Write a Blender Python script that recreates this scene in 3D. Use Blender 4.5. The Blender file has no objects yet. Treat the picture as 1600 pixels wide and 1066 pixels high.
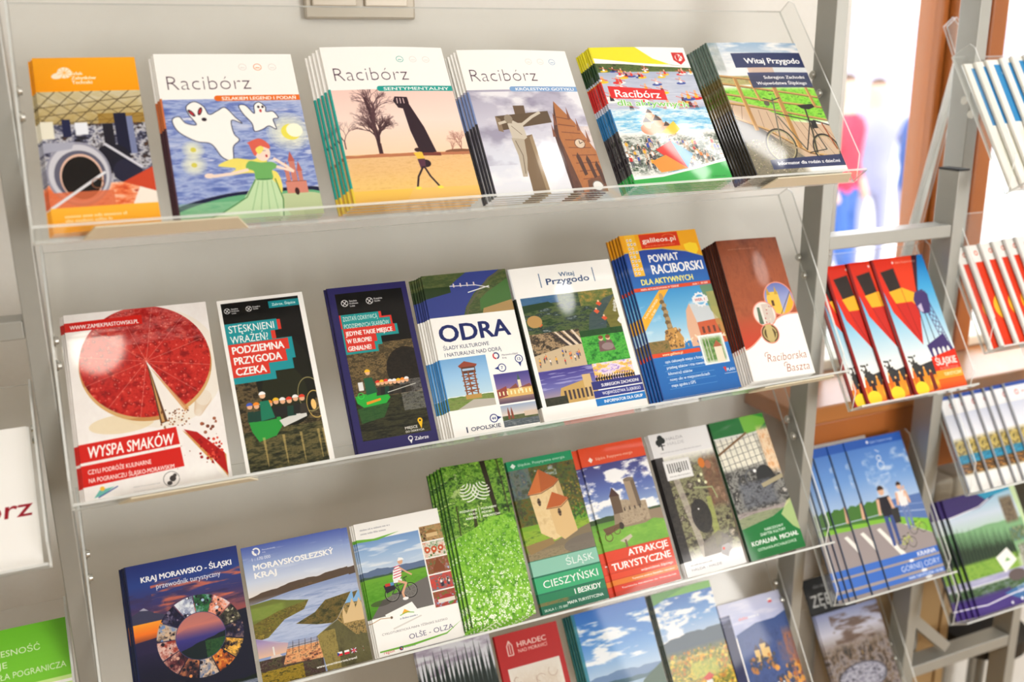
import bpy, bmesh, math, random
import numpy as np
from mathutils import Matrix, Vector

# ---------------------------------------------------------------- camera, world, lights, exposure
S = bpy.context.scene
COL = S.collection
def rot_cam(y, p, r):
    cy, sy, cp, sp, cr, sr = math.cos(y), math.sin(y), math.cos(p), math.sin(p), math.cos(r), math.sin(r)
    return Matrix(((cy, -sy, 0), (sy, cy, 0), (0, 0, 1))) @ Matrix(((1, 0, 0), (0, cp, -sp), (0, sp, cp))) @ Matrix(((cr, 0, sr), (0, 1, 0), (-sr, 0, cr)))
CAMP = Vector((0.12196, -1.03114, 0.16309))
RC = rot_cam(math.radians(-24.0276), math.radians(-15.9648), math.radians(0.6165))
cd = bpy.data.cameras.new('camera'); cam = bpy.data.objects.new('camera', cd); COL.objects.link(cam)
cd.sensor_width = 36; cd.lens = 36 * 1520.07 / 1600; cd.shift_x = -9.79 / 1600; cd.shift_y = -6.09 / 1600
cd.clip_start = 0.02; cd.clip_end = 100
m = RC @ Matrix(((1, 0, 0), (0, 0, -1), (0, 1, 0)))
cam.matrix_world = Matrix.Translation(CAMP) @ m.to_4x4()
cd.dof.use_dof = True; cd.dof.focus_distance = 1.2; cd.dof.aperture_fstop = 2.7
S.camera = cam
S.view_settings.view_transform = 'Standard'; S.view_settings.look = 'None'
S.view_settings.gamma = 1; S.view_settings.use_curve_mapping = False
S.view_settings.exposure = 0.66
S.cycles.transparent_max_bounces = 40; S.cycles.max_bounces = 10
S.cycles.sample_clamp_indirect = 6

W = bpy.data.worlds.new('world'); S.world = W; W.use_nodes = True
bg = W.node_tree.nodes['Background']; bg.inputs['Color'].default_value = (0.86, 0.92, 1, 1); bg.inputs['Strength'].default_value = 2.3
sd = bpy.data.lights.new('sun', 'SUN'); sd.energy = 3.0; sd.angle = 0.02; sd.color = (1, .96, .9)
so = bpy.data.objects.new('sun', sd); COL.objects.link(so)
so.rotation_euler = (math.radians(28), math.radians(14), 0)   # from behind the building's other side: lights the street only
def area(name, loc, target, size, power, color=(1, .95, .88), shape='DISK', sy=None):
    d = bpy.data.lights.new(name, 'AREA'); d.shape = shape; d.size = size; d.energy = power; d.color = color
    if sy: d.size_y = sy
    o = bpy.data.objects.new(name, d); COL.objects.link(o); o.location = loc
    o.rotation_euler = (Vector(target) - Vector(loc)).to_track_quat('-Z', 'Y').to_euler()
    return o
area('front_softbox_light', (1.9, -3.5, -.05), (.8, 0, -.3), 3.0, 70, (1, .985, .965), 'RECTANGLE', 1.2)  # softbox added for frontal light; the wall behind it has no window
area('left_fill_light', (-1.3, -1.4, 1.42), (0.2, -.6, -.6), 1.3, 12, (1, .97, .93), 'RECTANGLE', 1.3)  # added soft fill from the upper left, not a fitting of the room
area('right_fill_light', (2.9, -3.1, 1.42), (1.0, 0, -.4), .8, 22, (1, .97, .93), 'RECTANGLE', 1.2)  # added fill from the right, placed clear of the covers' mirror angles
area('ceiling_spot_light', (1.36, -.51, 1.42), (.64, 0.0, 0), .10, .55, (1, .97, .92))
area('ceiling_tube_light', (1.72, -.47, 1.42), (.8, 0.0, 0), .05, 1.1, (1, .98, .95), 'RECTANGLE', .36)
area('ceiling_tube_light', (1.93, -.47, 1.42), (.8, 0.0, 0), .05, 1.1, (1, .98, .95), 'RECTANGLE', .36)
area('ceiling_spot_light', (.10, -1.24, 1.42), (.1, 0.0, -.1), .16, 1.3, (1, .93, .78))
area('ceiling_spot_light', (1.69, -1.29, 1.42), (.68, 0.0, -.1), .12, .7, (1, .98, .95))
area('ceiling_spot_light', (2.6, -1.26, 1.42), (.98, 0.0, -.1), .14, .3, (1, .96, .9))
area('window_daylight', (2.3, 0.22, .15), (1.2, -1.8, -.4), 1.7, 10, (.92, .96, 1), 'RECTANGLE', 1.1)

# ---------------------------------------------------------------- materials
def mat(name, col, rough=.5, metal=0, spec=.5, noise=None, bump=0):
    m = bpy.data.materials.new(name); m.use_nodes = True; nt = m.node_tree; b = nt.nodes['Principled BSDF']
    b.inputs['Base Color'].default_value = (*lin(col), 1); b.inputs['Roughness'].default_value = rough
    b.inputs['Metallic'].default_value = metal; b.inputs['Specular IOR Level'].default_value = spec
    if noise:
        sc, c2, stretch = noise
        tc = nt.nodes.new('ShaderNodeTexCoord'); mp = nt.nodes.new('ShaderNodeMapping'); mp.inputs['Scale'].default_value = stretch
        n = nt.nodes.new('ShaderNodeTexNoise'); n.inputs['Scale'].default_value = sc; n.inputs['Detail'].default_value = 6
        mx = nt.nodes.new('ShaderNodeMix'); mx.data_type = 'RGBA'
        mx.inputs[6].default_value = (*lin(col), 1); mx.inputs[7].default_value = (*lin(c2), 1)
        L = nt.links.new; L(tc.outputs['Object'], mp.inputs[0]); L(mp.outputs[0], n.inputs[0]); L(n.outputs[0], mx.inputs[0]); L(mx.outputs[2], b.inputs['Base Color'])
        if bump:
            bp = nt.nodes.new('ShaderNodeBump'); bp.inputs['Strength'].default_value = bump; bp.inputs['Distance'].default_value = .002
            L(n.outputs[0], bp.inputs['Height']); L(bp.outputs[0], b.inputs['Normal'])
    return m
def lin(c):
    return tuple((x / 255 / 12.92 if x <= 10 else ((x / 255 + .055) / 1.055) ** 2.4) for x in c[:3])
def acrylic(name, alpha, tint, rough=.04):
    m = bpy.data.materials.new(name); m.use_nodes = True; nt = m.node_tree; nt.nodes.clear()
    o = nt.nodes.new('ShaderNodeOutputMaterial'); tr = nt.nodes.new('ShaderNodeBsdfTransparent'); gl = nt.nodes.new('ShaderNodeBsdfGlossy')
    df = nt.nodes.new('ShaderNodeBsdfDiffuse'); fr = nt.nodes.new('ShaderNodeFresnel'); fr.inputs[0].default_value = 1.38
    geo = nt.nodes.new('ShaderNodeNewGeometry'); mr = nt.nodes.new('ShaderNodeMapRange')   # thin sheet: the same reflectance from both faces
    mr.inputs['To Min'].default_value = 1.38; mr.inputs['To Max'].default_value = 1 / 1.38
    nt.links.new(geo.outputs['Backfacing'], mr.inputs['Value']); nt.links.new(mr.outputs[0], fr.inputs[0])
    tr.inputs[0].default_value = (*tint, 1); gl.inputs['Roughness'].default_value = rough; df.inputs[0].default_value = (.9, .92, .9, 1)
    a = nt.nodes.new('ShaderNodeMixShader'); b = nt.nodes.new('ShaderNodeMixShader'); a.inputs[0].default_value = alpha
    L = nt.links.new; L(tr.outputs[0], a.inputs[1]); L(df.outputs[0], a.inputs[2]); L(fr.outputs[0], b.inputs[0])
    L(a.outputs[0], b.inputs[1]); L(gl.outputs[0], b.inputs[2]); L(b.outputs[0], o.inputs[0])
    return m
M = dict(
    wall=mat('wall_paint', (228, 226, 221), .85, noise=(160, (223, 220, 214), (1, 1, 1)), bump=.06),
    ceil=mat('ceiling_paint', (222, 220, 214), .9),
    floor=mat('floor_oak', (178, 148, 104), .45, noise=(6, (150, 118, 76), (1, 9, 1))),
    wood=mat('varnished_wood', (186, 108, 44), .35, noise=(9, (150, 82, 30), (1, 1, .12))),
    sill=mat('sill_wood', (196, 128, 66), .3, noise=(8, (170, 104, 48), (.15, 1, 1))),
    metal=mat('satin_grey_metal', (172, 172, 166), .42, .35, noise=(40, (166, 166, 160), (1, 1, 1))),
    screw=mat('zinc_screw', (205, 205, 200), .25, .95),
    dark=mat('black_plastic', (28, 28, 30), .4),
    cap=mat('black_end_cap', (22, 22, 24), .5),
    plate=mat('switch_plastic', (178, 168, 152), .35, .2),
    rocker=mat('switch_rocker', (196, 186, 170), .3, .15),
    cream=mat('cream_enamel', (222, 212, 192), .4),
    paper=mat('paper_edge', (240, 237, 230), .8, noise=(300, (214, 210, 202), (.05, .05, 4))),
    card=mat('cream_card', (236, 226, 200), .7),
    back=mat('paper_back', (235, 235, 232), .4),
    clear=acrylic('clear_acrylic', .025, (.975, .98, .975)),
    edge=acrylic('acrylic_edge', .62, (.9, .93, .92), .1),
    glass=acrylic('window_glass', .005, (.98, .99, .99), .01),
    pave=mat('street_paving', (226, 226, 224), .8, noise=(3, (205, 205, 206), (1, 1, 1))),
    facade=mat('street_facade', (240, 236, 232), .8), facade2=mat('street_facade_shop', (176, 176, 196), .6),
    red=mat('red_cloth', (214, 30, 60), .8), blue=mat('blue_cloth', (44, 84, 150), .8), skin=mat('skin', (222, 176, 150), .6),
    grey=mat('grey_lilac_cloth', (150, 148, 172), .8), hair=mat('brown_hair', (92, 66, 50), .8),
)

# ---------------------------------------------------------------- object helpers
def link(name, me, parent=None, mats=(), mw=None):
    o = bpy.data.objects.new(name, me); COL.objects.link(o)
    for q in mats:
        if me is not None and q.name not in [x.name for x in me.materials if x]: me.materials.append(q)
    if parent: o.parent = parent
    if mw is not None: o.matrix_local = mw
    return o
def empty(name, mw, label=None, cat=None, group=None):
    o = bpy.data.objects.new(name, None); COL.objects.link(o); o.empty_display_size = .02; o.matrix_world = mw
    tag(o, label, cat, group); return o
def tag(o, label=None, cat=None, group=None, kind=None):
    for k, v in (('label', label), ('category', cat), ('group', group), ('kind', kind)):
        if v: o[k] = v
    return o
def bbox(bm, x0, x1, y0, y1, z0, z1, mi=0, M4=None, bev=0):
    vs = [bm.verts.new(((x0, x1)[i & 1], (y0, y1)[i >> 1 & 1], (z0, z1)[i >> 2 & 1])) for i in range(8)]
    fs = [bm.faces.new([vs[i] for i in f]) for f in ((0, 2, 3, 1), (4, 5, 7, 6), (0, 1, 5, 4), (2, 6, 7, 3), (0, 4, 6, 2), (1, 3, 7, 5))]
    for f in fs: f.material_index = mi
    if bev:
        bmesh.ops.bevel(bm, geom=list({e for f in fs for e in f.edges}), offset=bev, segments=2, affect='EDGES', profile=.5)
    if M4 is not None: bmesh.ops.transform(bm, matrix=M4, verts=vs)
    return vs
def prism(bm, pts, z0, z1, mi_side=0, mi_cap=0):
    a = [bm.verts.new((x, y, z0)) for x, y in pts]; b = [bm.verts.new((x, y, z1)) for x, y in pts]
    n = len(pts)
    f = bm.faces.new(a[::-1]); f.material_index = mi_cap
    f = bm.faces.new(b); f.material_index = mi_cap
    for i in range(n):
        f = bm.faces.new((a[i], a[(i + 1) % n], b[(i + 1) % n], b[i])); f.material_index = mi_side
def done(bm, name, smooth=False):
    bmesh.ops.recalc_face_normals(bm, faces=bm.faces)
    me = bpy.data.meshes.new(name); bm.to_mesh(me); bm.free()
    if smooth:
        for p in me.polygons: p.use_smooth = True
    return me
def box(name, x0, x1, y0, y1, z0, z1, mt, parent=None, bev=0, mw=None):
    bm = bmesh.new(); bbox(bm, x0, x1, y0, y1, z0, z1, bev=bev); return link(name, done(bm, name), parent, [mt], mw)
def cyl(bm, r0, r1, z0, z1, n=20, cx=0, cy=0):
    a = [bm.verts.new((cx + r0 * math.cos(2 * math.pi * i / n), cy + r0 * math.sin(2 * math.pi * i / n), z0)) for i in range(n)]
    b = [bm.verts.new((cx + r1 * math.cos(2 * math.pi * i / n), cy + r1 * math.sin(2 * math.pi * i / n), z1)) for i in range(n)]
    bm.faces.new(a[::-1]); bm.faces.new(b)
    for i in range(n): bm.faces.new((a[i], a[(i + 1) % n], b[(i + 1) % n], b[i]))

# ---------------------------------------------------------------- the room (metres)
RX0, RX1, RY0, RY1, RZ0, RZ1 = -2.6, 4.2, -3.6, .26, -1.35, 1.5
WX0, WX1, WZ0, WZ1 = 1.295, 3.3, -.385, 1.15      # window opening in the back wall
def struct(name, bm, mt):
    return tag(link(name, done(bm, name), None, [mt]), kind='structure')
bm = bmesh.new(); bbox(bm, RX0, RX1, RY0, RY1 + .3, RZ0 - .1, RZ0); struct('floor', bm, M['floor'])
bm = bmesh.new(); bbox(bm, RX0, RX1, RY0, RY1 + .3, RZ1, RZ1 + .1); struct('ceiling', bm, M['ceil'])
bm = bmesh.new()
bbox(bm, RX0, WX0, RY1, RY1 + .3, RZ0, RZ1); bbox(bm, WX1, RX1, RY1, RY1 + .3, RZ0, RZ1)
bbox(bm, WX0, WX1, RY1, RY1 + .3, RZ0, WZ0 - .03); bbox(bm, WX0, WX1, RY1, RY1 + .3, WZ1, RZ1); struct('wall_back', bm, M['wall'])
bm = bmesh.new(); bbox(bm, RX0 - .1, RX0, RY0, RY1 + .3, RZ0, RZ1); struct('wall_left', bm, M['wall'])
bm = bmesh.new(); bbox(bm, RX1, RX1 + .1, RY0, RY1 + .3, RZ0, RZ1); struct('wall_right', bm, M['wall'])
bm = bmesh.new(); bbox(bm, RX0, RX1, RY0 - .1, RY0, RZ0, RZ1); struct('wall_front', bm, M['wall'])
# window: varnished casement frame, glass
win = tag(empty('window_1', Matrix.Translation((WX0, RY1 + .08, WZ0))), kind='structure')
def wpart(name, *a, mt, bev=.004):
    o = box(name, *a, mt, None, bev); o.parent = win; o.matrix_parent_inverse = win.matrix_world.inverted(); return o
wpart('frame_post', 1.520, 1.535, .285, .34, WZ0, WZ1, mt=M['wood'], bev=.002)
wpart('casement_stile', 1.537, 1.550, .266, .333, WZ0, WZ1, mt=M['wood'], bev=.002)
wpart('casement_stile', 1.553, 1.572, .25, .335, WZ0, WZ1, mt=M['wood'], bev=.002)
wpart('frame_post', 1.60, 1.640, .25, .34, WZ0, WZ1, mt=M['wood'])
wpart('frame_post', 2.45, 2.55, .25, .34, WZ0, WZ1, mt=M['wood'])
wpart('frame_rail', WX0, 2.55, .27, .34, WZ1 - .06, WZ1, mt=M['wood'])
wpart('frame_rail', WX0, 2.55, .27, .34, WZ0, WZ0 + .02, mt=M['cream'])
wpart('glass_pane', WX0, 1.52, .298, .302, WZ0 + .02, WZ1 - .06, mt=M['glass'], bev=0)
wpart('glass_pane', 1.64, 2.45, .298, .302, WZ0 + .02, WZ1 - .06, mt=M['glass'], bev=0)
# wooden sill board with a deep front apron, cream radiator below
sl = tag(empty('trim_1', Matrix.Translation((2.2, .2, WZ0 - .03))), kind='structure')
for nm, a, mt in (('sill_board', (1.125, 3.2, .125, .30, -.415, -.386), M['sill']), ('sill_apron', (1.13, 3.2, .13, .15, -.545, -.416), M['wood'])):
    o = box(nm, *a, mt, None, .003); o.parent = sl; o.matrix_parent_inverse = sl.matrix_world.inverted()
rad = empty('radiator', Matrix.Translation((2.2, .2, -1.2)), 'cream ribbed radiator under the wooden window sill', 'radiator')
for k in range(26):
    o = box('radiator_rib', -.85 + k * .052, -.85 + k * .052 + .046, -.03, .03, .30, .60, M['cream'], rad, .008)
box('radiator_rail', -.85, .5, .03, .045, .34, .38, M['cream'], rad); box('radiator_rail', -.85, .5, .03, .045, .5, .54, M['cream'], rad)
# double light switch on the wall
sw = empty('light_switch', Matrix.Translation((.478, .26, .26)), 'double rocker light switch on the wall above the top tray', 'light switch')
box('switch_plate', -.073, .073, -.009, 0, -.046, .046, M['plate'], sw, .003)
for x in (-.035, .033): box('rocker', x - .029, x + .029, -.013, -.0085, -.031, .031, M['rocker'], sw, .002)
# ---------------------------------------------------------------- outside, seen through the window
g = box('street', 0, 16, .6, 14, -1.75, -1.65, M['pave']); tag(g, kind='structure')
fb = empty('building', Matrix.Translation((9, 9, -1.65)), 'pale sunlit building across the street behind the window', 'building')
box('facade', -7, 6, 0, .5, 0, 7, M['facade'], fb)
for i in range(6):
    box('shop_window', -6 + i * 2, -4.7 + i * 2, -.05, .02, .5, 2.3, M['facade2'], fb)
    box('upper_window', -5.8 + i * 2, -4.9 + i * 2, -.05, .02, 3.4, 5.0, M['facade2'], fb)
def figure(x, y, h, top, leg, label, rz=0):
    r = empty('person', Matrix.Translation((x, y, -1.65)) @ Matrix.Rotation(rz, 4, 'Z') @ Matrix.Scale(h / 1.75, 4), label, 'person')
    J = dict(pel=(0, 0, .95), ch=(0, 0, 1.3), nk=(0, 0, 1.47), hd=(0, -.01, 1.6), tp=(0, 0, 1.72), ls=(.17, 0, 1.4), le=(.24, .03, 1.12), lw=(.24, -.08, .88),
             rs=(-.17, 0, 1.4), re=(-.24, .03, 1.12), rw=(-.22, -.1, .9), lh=(.09, 0, .9), lk=(.1, -.04, .5), la=(.1, .08, .08), lf=(.1, -.1, .03),
             rh=(-.09, 0, .9), rk=(-.1, -.12, .5), ra=(-.1, -.14, .08), rf=(-.1, -.3, .03))
    R = dict(pel=.15, ch=.16, nk=.06, hd=.1, tp=.07, ls=.07, le=.045, lw=.035, rs=.07, re=.045, rw=.035, lh=.1, lk=.06, la=.04, lf=.035, rh=.1, rk=.06, ra=.04, rf=.035)
    ks = list(J); E = [('pel', 'ch'), ('ch', 'nk'), ('nk', 'hd'), ('hd', 'tp'), ('ch', 'ls'), ('ls', 'le'), ('le', 'lw'), ('ch', 'rs'), ('rs', 're'), ('re', 'rw'),
                       ('pel', 'lh'), ('lh', 'lk'), ('lk', 'la'), ('la', 'lf'), ('pel', 'rh'), ('rh', 'rk'), ('rk', 'ra'), ('ra', 'rf')]
    me = bpy.data.meshes.new('body'); me.from_pydata([J[k] for k in ks], [(ks.index(a), ks.index(b)) for a, b in E], [])
    o = link('body', me, r, [top, leg, M['skin'], M['hair']])
    md = o.modifiers.new('s', 'SKIN'); md.use_smooth_shade = True
    for i, k in enumerate(ks): me.skin_vertices[0].data[i].radius = (R[k], R[k] * .75)
    me.skin_vertices[0].data[0].use_root = True
    o.modifiers.new('u', 'SUBSURF').levels = 1
    dg = bpy.context.evaluated_depsgraph_get(); m2 = bpy.data.meshes.new_from_object(o.evaluated_get(dg)); o.modifiers.clear(); o.data = m2
    m2.materials.clear()
    for q in (top, leg, M['skin'], M['hair']): m2.materials.append(q)
    for p in m2.polygons:
        z = p.center.z; a = abs(p.center.x) > .17 and z < 1.02
        p.material_index = 3 if z > 1.66 else 2 if z > 1.47 or a else 1 if z < .98 else 0
figure(4.66, 3.95, 1.75, M['red'], M['blue'], 'person in a red jacket outside, left part of the window', .4)
figure(5.45, 4.5, 1.7, M['grey'], M['grey'], 'person in grey lilac clothes outside the window', -.6)
figure(5.25, 3.9, 1.72, M['blue'], M['grey'], 'person in a blue top outside, beside the orange window post', 1.0)
pr = empty('parasol', Matrix.Translation((6.35, 6.0, -1.65)), 'red parasol outside at the top of the window', 'parasol')
bm = bmesh.new(); cyl(bm, 1.3, .04, 2.75, 3.3, 8); link('canopy', done(bm, 'canopy'), pr, [M['red']])
bm = bmesh.new(); cyl(bm, .03, .03, 0, 3.25, 12); link('pole', done(bm, 'pole'), pr, [M['screw']])
bm = bmesh.new(); cyl(bm, .3, .25, 0, .08, 16); link('base', done(bm, 'base'), pr, [M['grey']])
# stool behind the rack
st = empty('stool', Matrix.Translation((1.684, .175, RZ0)), 'round black stool on the floor behind the right end of the rack', 'stool')
bm = bmesh.new(); cyl(bm, .085, .085, .37, .40, 32); link('seat', done(bm, 'seat'), st, [M['dark']])
for k in range(4):
    a = math.pi / 4 + k * math.pi / 2; bm = bmesh.new(); cyl(bm, .009, .009, 0, .37, 10, .06 * math.cos(a), .06 * math.sin(a)); link('leg', done(bm, 'leg'), st, [M['metal']])
bn = empty('bench', Matrix.Translation((1.42, .185, RZ0)), 'pale wooden bench against the wall under the radiator, behind the rack', 'bench')
box('bench_top', -.11, .16, -.028, .068, .62, .645, M['floor'], bn, .003); box('side_panel', -.10, -.08, -.025, .065, 0, .62, M['floor'], bn); box('side_panel', .13, .15, -.025, .065, 0, .62, M['floor'], bn); box('front_panel', -.08, .13, -.02, -.005, .1, .62, M['floor'], bn)

# ---------------------------------------------------------------- the rack: posts and crossbars
rack = empty('display_rack', Matrix.Translation((.6, .08, RZ0)), 'grey metal frame with posts and crossbars carrying the clear trays', 'rack')
def rpart(name, x0, x1, y0, y1, z0, z1, mt=M['metal'], bev=.0015):
    o = box(name, x0, x1, y0, y1, z0, z1, mt, None, bev); o.parent = rack; o.matrix_parent_inverse = rack.matrix_world.inverted(); return o
rpart('post', .0505, .0705, .064, .104, RZ0, .75)
rpart('post', 1.0895, 1.1105, .064, .104, RZ0, .75)
rpart('post', 1.353, 1.375, .064, .104, RZ0, -.0095)
tag(rpart('end_cap', 1.3525, 1.3755, .0635, .1045, -.0095, -.0065, M['cap'], .0008), 'black end cap on the short post')
rpart('post', 1.6225, 1.6445, .064, .104, RZ0, .6)
for x0, x1 in ((-.3, .0505), (1.1105, 1.353)):
    rpart('crossbar', x0, x1, .066, .100, -.112, -.092)
rpart('crossbar', 1.375, 1.6225, .066, .100, -.918, -.895); rpart('crossbar', 1.1105, 1.353, .066, .1, -1.30, -1.27)
rpart('crossbar', .0705, 1.0895, .066, .1, -1.24, -1.21)
br = rpart('brace', 0, .125, -.012, .012, -.01, .01); br.matrix_basis = Matrix.Translation((1.376, .083, -.80)) @ Matrix.Rotation(math.radians(42), 4, 'Y')
rpart('post', -.32, -.3, .064, .104, RZ0, .3)
rk2 = empty('window_rack', Matrix.Translation((1.42, .18, RZ0)), 'second grey frame behind the short post, tall post and rear rail by the window', 'rack')
for nm, a in (('post', (1.411, 1.434, .11, .15, RZ0, .75)), ('post', (2.2, 2.223, .11, .15, RZ0, .75)), ('crossbar', (1.434, 2.2, .115, .145, -1.3, -1.27))):
    o = box(nm, *a, M['metal'], None, .0015); o.parent = rk2; o.matrix_parent_inverse = rk2.matrix_world.inverted()
# clear sheet leaning beside the tall post
ls = empty('poster_holder', Matrix.Translation((1.40, .19, -.386)), 'clear acrylic poster holder with a white sheet leaning at the window post', 'holder')
def slab(name, pts, y0, y1, mts):
    bm = bmesh.new(); prism(bm, [(x - 1.40, z + .386) for x, z in pts], y0, y1, 1 if len(mts) > 1 else 0, 0)
    bmesh.ops.transform(bm, matrix=Matrix(((1, 0, 0, 0), (0, 0, 1, 0), (0, 1, 0, 0), (0, 0, 0, 1))), verts=bm.verts); link(name, done(bm, name), ls, mts)
slab('white_sheet', [(1.463, .19), (1.483, .19), (1.415, -.12), (1.365, -.384), (1.345, -.384), (1.392, -.12)], 0, .001, [M['back']])
slab('front_cover', [(1.428, .206), (1.447, .221), (1.484, .188), (1.418, -.12), (1.367, -.3845), (1.335, -.3845), (1.395, -.12), (1.466, .142)], -.004, -.002, [M['clear'], M['edge']])
slab('back_cover', [(1.428, .206), (1.447, .221), (1.484, .188), (1.418, -.12), (1.367, -.3845), (1.335, -.3845), (1.395, -.12), (1.466, .142)], .003, .005, [M['clear'], M['edge']])

# ---------------------------------------------------------------- trays
TL = [math.radians(37.863), math.radians(32.232), math.radians(33.485)]
DZ = .28012
def frame(tilt, y, z):
    up = Vector((0, math.sin(tilt), math.cos(tilt))); nr = Vector((0, -math.cos(tilt), math.sin(tilt))); return Vector((0, y, z)), up, nr
ROWS = {0: frame(TL[0], 0, 0), 1: frame(TL[1], .0003, -DZ), 2: frame(TL[2], .0006, -2 * DZ + .0103), 3: frame(TL[2], .0009, -3 * DZ + .0043),
        'b1': frame(TL[1], 0, -.338), 'b2': frame(TL[1], 0, -.662), 'b3': frame(TL[1], 0, -.985),
        'c0': frame(TL[1], 0, -.036), 'c1': frame(TL[1], 0, -.285), 'c2': frame(TL[1], 0, -.528), 'c3': frame(TL[1], 0, -.768),
        'l1': frame(TL[1], 0, -.338), 'l2': frame(TL[1], 0, -.640)}
def fmat(r, x, v, t, a=0):
    O, up, nr = ROWS[r]; X = Vector((1, 0, 0)); ca, sa = math.cos(a), math.sin(a)
    ux = X * ca + up * sa; uu = up * ca - X * sa
    m = Matrix((ux, uu, nr)).transposed().to_4x4(); m.translation = O + X * x + up * v + nr * t
    return m
def tray(r, x0, x1, H, label, group=None, D=.027, cv=.027, fl=.030, screws=True, topD=.02):
    root = empty('brochure_tray', fmat(r, x0, -.0035, 0), label, 'tray', group)
    w = x1 - x0
    def sheet(name, x0, x1, y0, y1, z0, z1, thin):
        bm = bmesh.new(); bbox(bm, x0, x1, y0, y1, z0, z1); bm.faces.ensure_lookup_table(); bmesh.ops.recalc_face_normals(bm, faces=bm.faces)
        for f in bm.faces: f.material_index = 0 if abs(f.normal[thin]) > .5 else 1
        link(name, done(bm, name), root, [M['clear'], M['edge']])
    sheet('back_plate', .0025, w - .0025, 0, H, -.003, 0, 2)
    sheet('shelf_floor', .0025, w - .0025, 0, .003, .0001, fl, 1)
    prof = [(-.003, 0), (.004, 0), (D, cv), (D, H - .01), (D - .006, H), (-.003, H)]
    for x in (0, w - .0024):
        bm = bmesh.new(); prism(bm, prof, 0, .0024, 1, 0)
        bmesh.ops.transform(bm, matrix=Matrix(((0, 0, 1, x), (0, 1, 0, 0), (1, 0, 0, 0), (0, 0, 0, 1))), verts=bm.verts)
        link('side_panel', done(bm, 'side_panel'), root, [M['clear'], M['edge']])
    if screws:
        wi = root.matrix_world.inverted()
        for sx, fx in ((1, x0 + .0024), (-1, x1 - .0024)):
            for q in screws:
                p = wi @ Vector((fx, q[0], ROWS[r][0].z + q[1]))
                bm = bmesh.new(); cyl(bm, .0062, .0062, 0, .0012, 18); cyl(bm, .0048, .004, .0012, .0042, 18); cyl(bm, .0016, .0016, .0042, .0044, 6)
                link('screw', done(bm, 'screw'), root, [M['screw'], M['dark']], Matrix.Translation(p) @ Matrix.Rotation(sx * math.pi / 2, 4, 'Y'))
    return root
SC = [(.095, .137), (.079, .112)]
tray(0, .0735, 1.0865, .290, 'topmost long clear acrylic tray, six stacks of tall booklets in it', 'long clear trays between the two main posts', screws=SC)
tray(1, .0735, 1.0865, .290, 'long clear acrylic tray second from top, holding the red cake booklet', 'long clear trays between the two main posts', screws=[(.083, .131), (.098, .155)])
tray(2, .0735, 1.0865, .275, 'long clear acrylic tray third from top, holding the arboretum leaflets', 'long clear trays between the two main posts', screws=[(.081, .146), (.098, .168)])
tray(3, .0735, 1.0865, .275, 'lowest long clear acrylic tray, cut off by the bottom of the picture', 'long clear trays between the two main posts', screws=[(.081, .146), (.098, .168)])
NS = 'small clear trays right of the main rack'
tray('b1', 1.1125, 1.3515, .245, 'small clear tray holding the fanned red hot-air balloon guides', NS, .024, .024, .026, [(.08, .11), (.095, .13)])
tray('b2', 1.1125, 1.3515, .245, 'small clear tray holding the blue cycling couple maps', NS, .024, .024, .030, [(.08, .11), (.095, .13)])
tray('b3', 1.1125, 1.3515, .26, 'small clear tray holding the black and rocky leaflets near the floor', NS, .024, .024, .026, [(.08, .11), (.095, .13)])
for r, lb in (('c0', 'small clear tray of white and blue booklets at the right edge, top'), ('c1', 'small clear tray of fanned red and white booklets at the right edge'),
              ('c2', 'small clear tray of white booklets with a mosaic band at the right edge'), ('c3', 'small clear tray of purple and green maps at the lower right edge')):
    tray(r, 1.3785, 1.6195, .235, lb, NS, .040, .048, .036, [(.08, .11), (.095, .13)])
tray('l1', -.19, .0475, .2, 'clear tray left of the left post holding the white landscape folder', 'small clear trays left of the main rack', .024, .024, .026, [(.08, .11), (.09, .12)])
tray('l2', -.19, .0475, .235, 'clear tray at the lower left corner holding the green booklet', 'small clear trays left of the main rack', .024, .024, .026, [(.08, .11), (.095, .13)])
bm = bmesh.new(); bbox(bm, 0, .128, 0, .262, 0, .0008); tag(link('blank_card', done(bm, 'blank_card'), None, [M['back']], fmat('b2', 1.150, 0, .0004)), 'blank white card standing behind the blue cycling couple maps', 'card')
# cream card strips slipped under the tray floors
for r, xa, xb, lb in ((0, .118, .275, 'cream card strip under the top tray below the orange leaflet'), (0, .925, 1.070, 'cream card strip under the top tray below the bicycle booklet'),
                      (1, .118, .262, 'cream card strip under the second tray below the cake booklet'), (1, .925, 1.068, 'cream card strip under the second tray below the brown leaflet')):
    bm = bmesh.new(); prism(bm, [(0, .004), (.012, .027), (xb - xa - .012, .027), (xb - xa, .004)], 0, .0016)
    bmesh.ops.transform(bm, matrix=Matrix(((1, 0, 0, 0), (0, 0, 1, 0), (0, 1, 0, 0), (0, 0, 0, 1))), verts=bm.verts)
    tag(link('card_strip', done(bm, 'card_strip'), None, [M['card']], fmat(r, xa, -.0055, 0)), lb, 'card strip')
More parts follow.
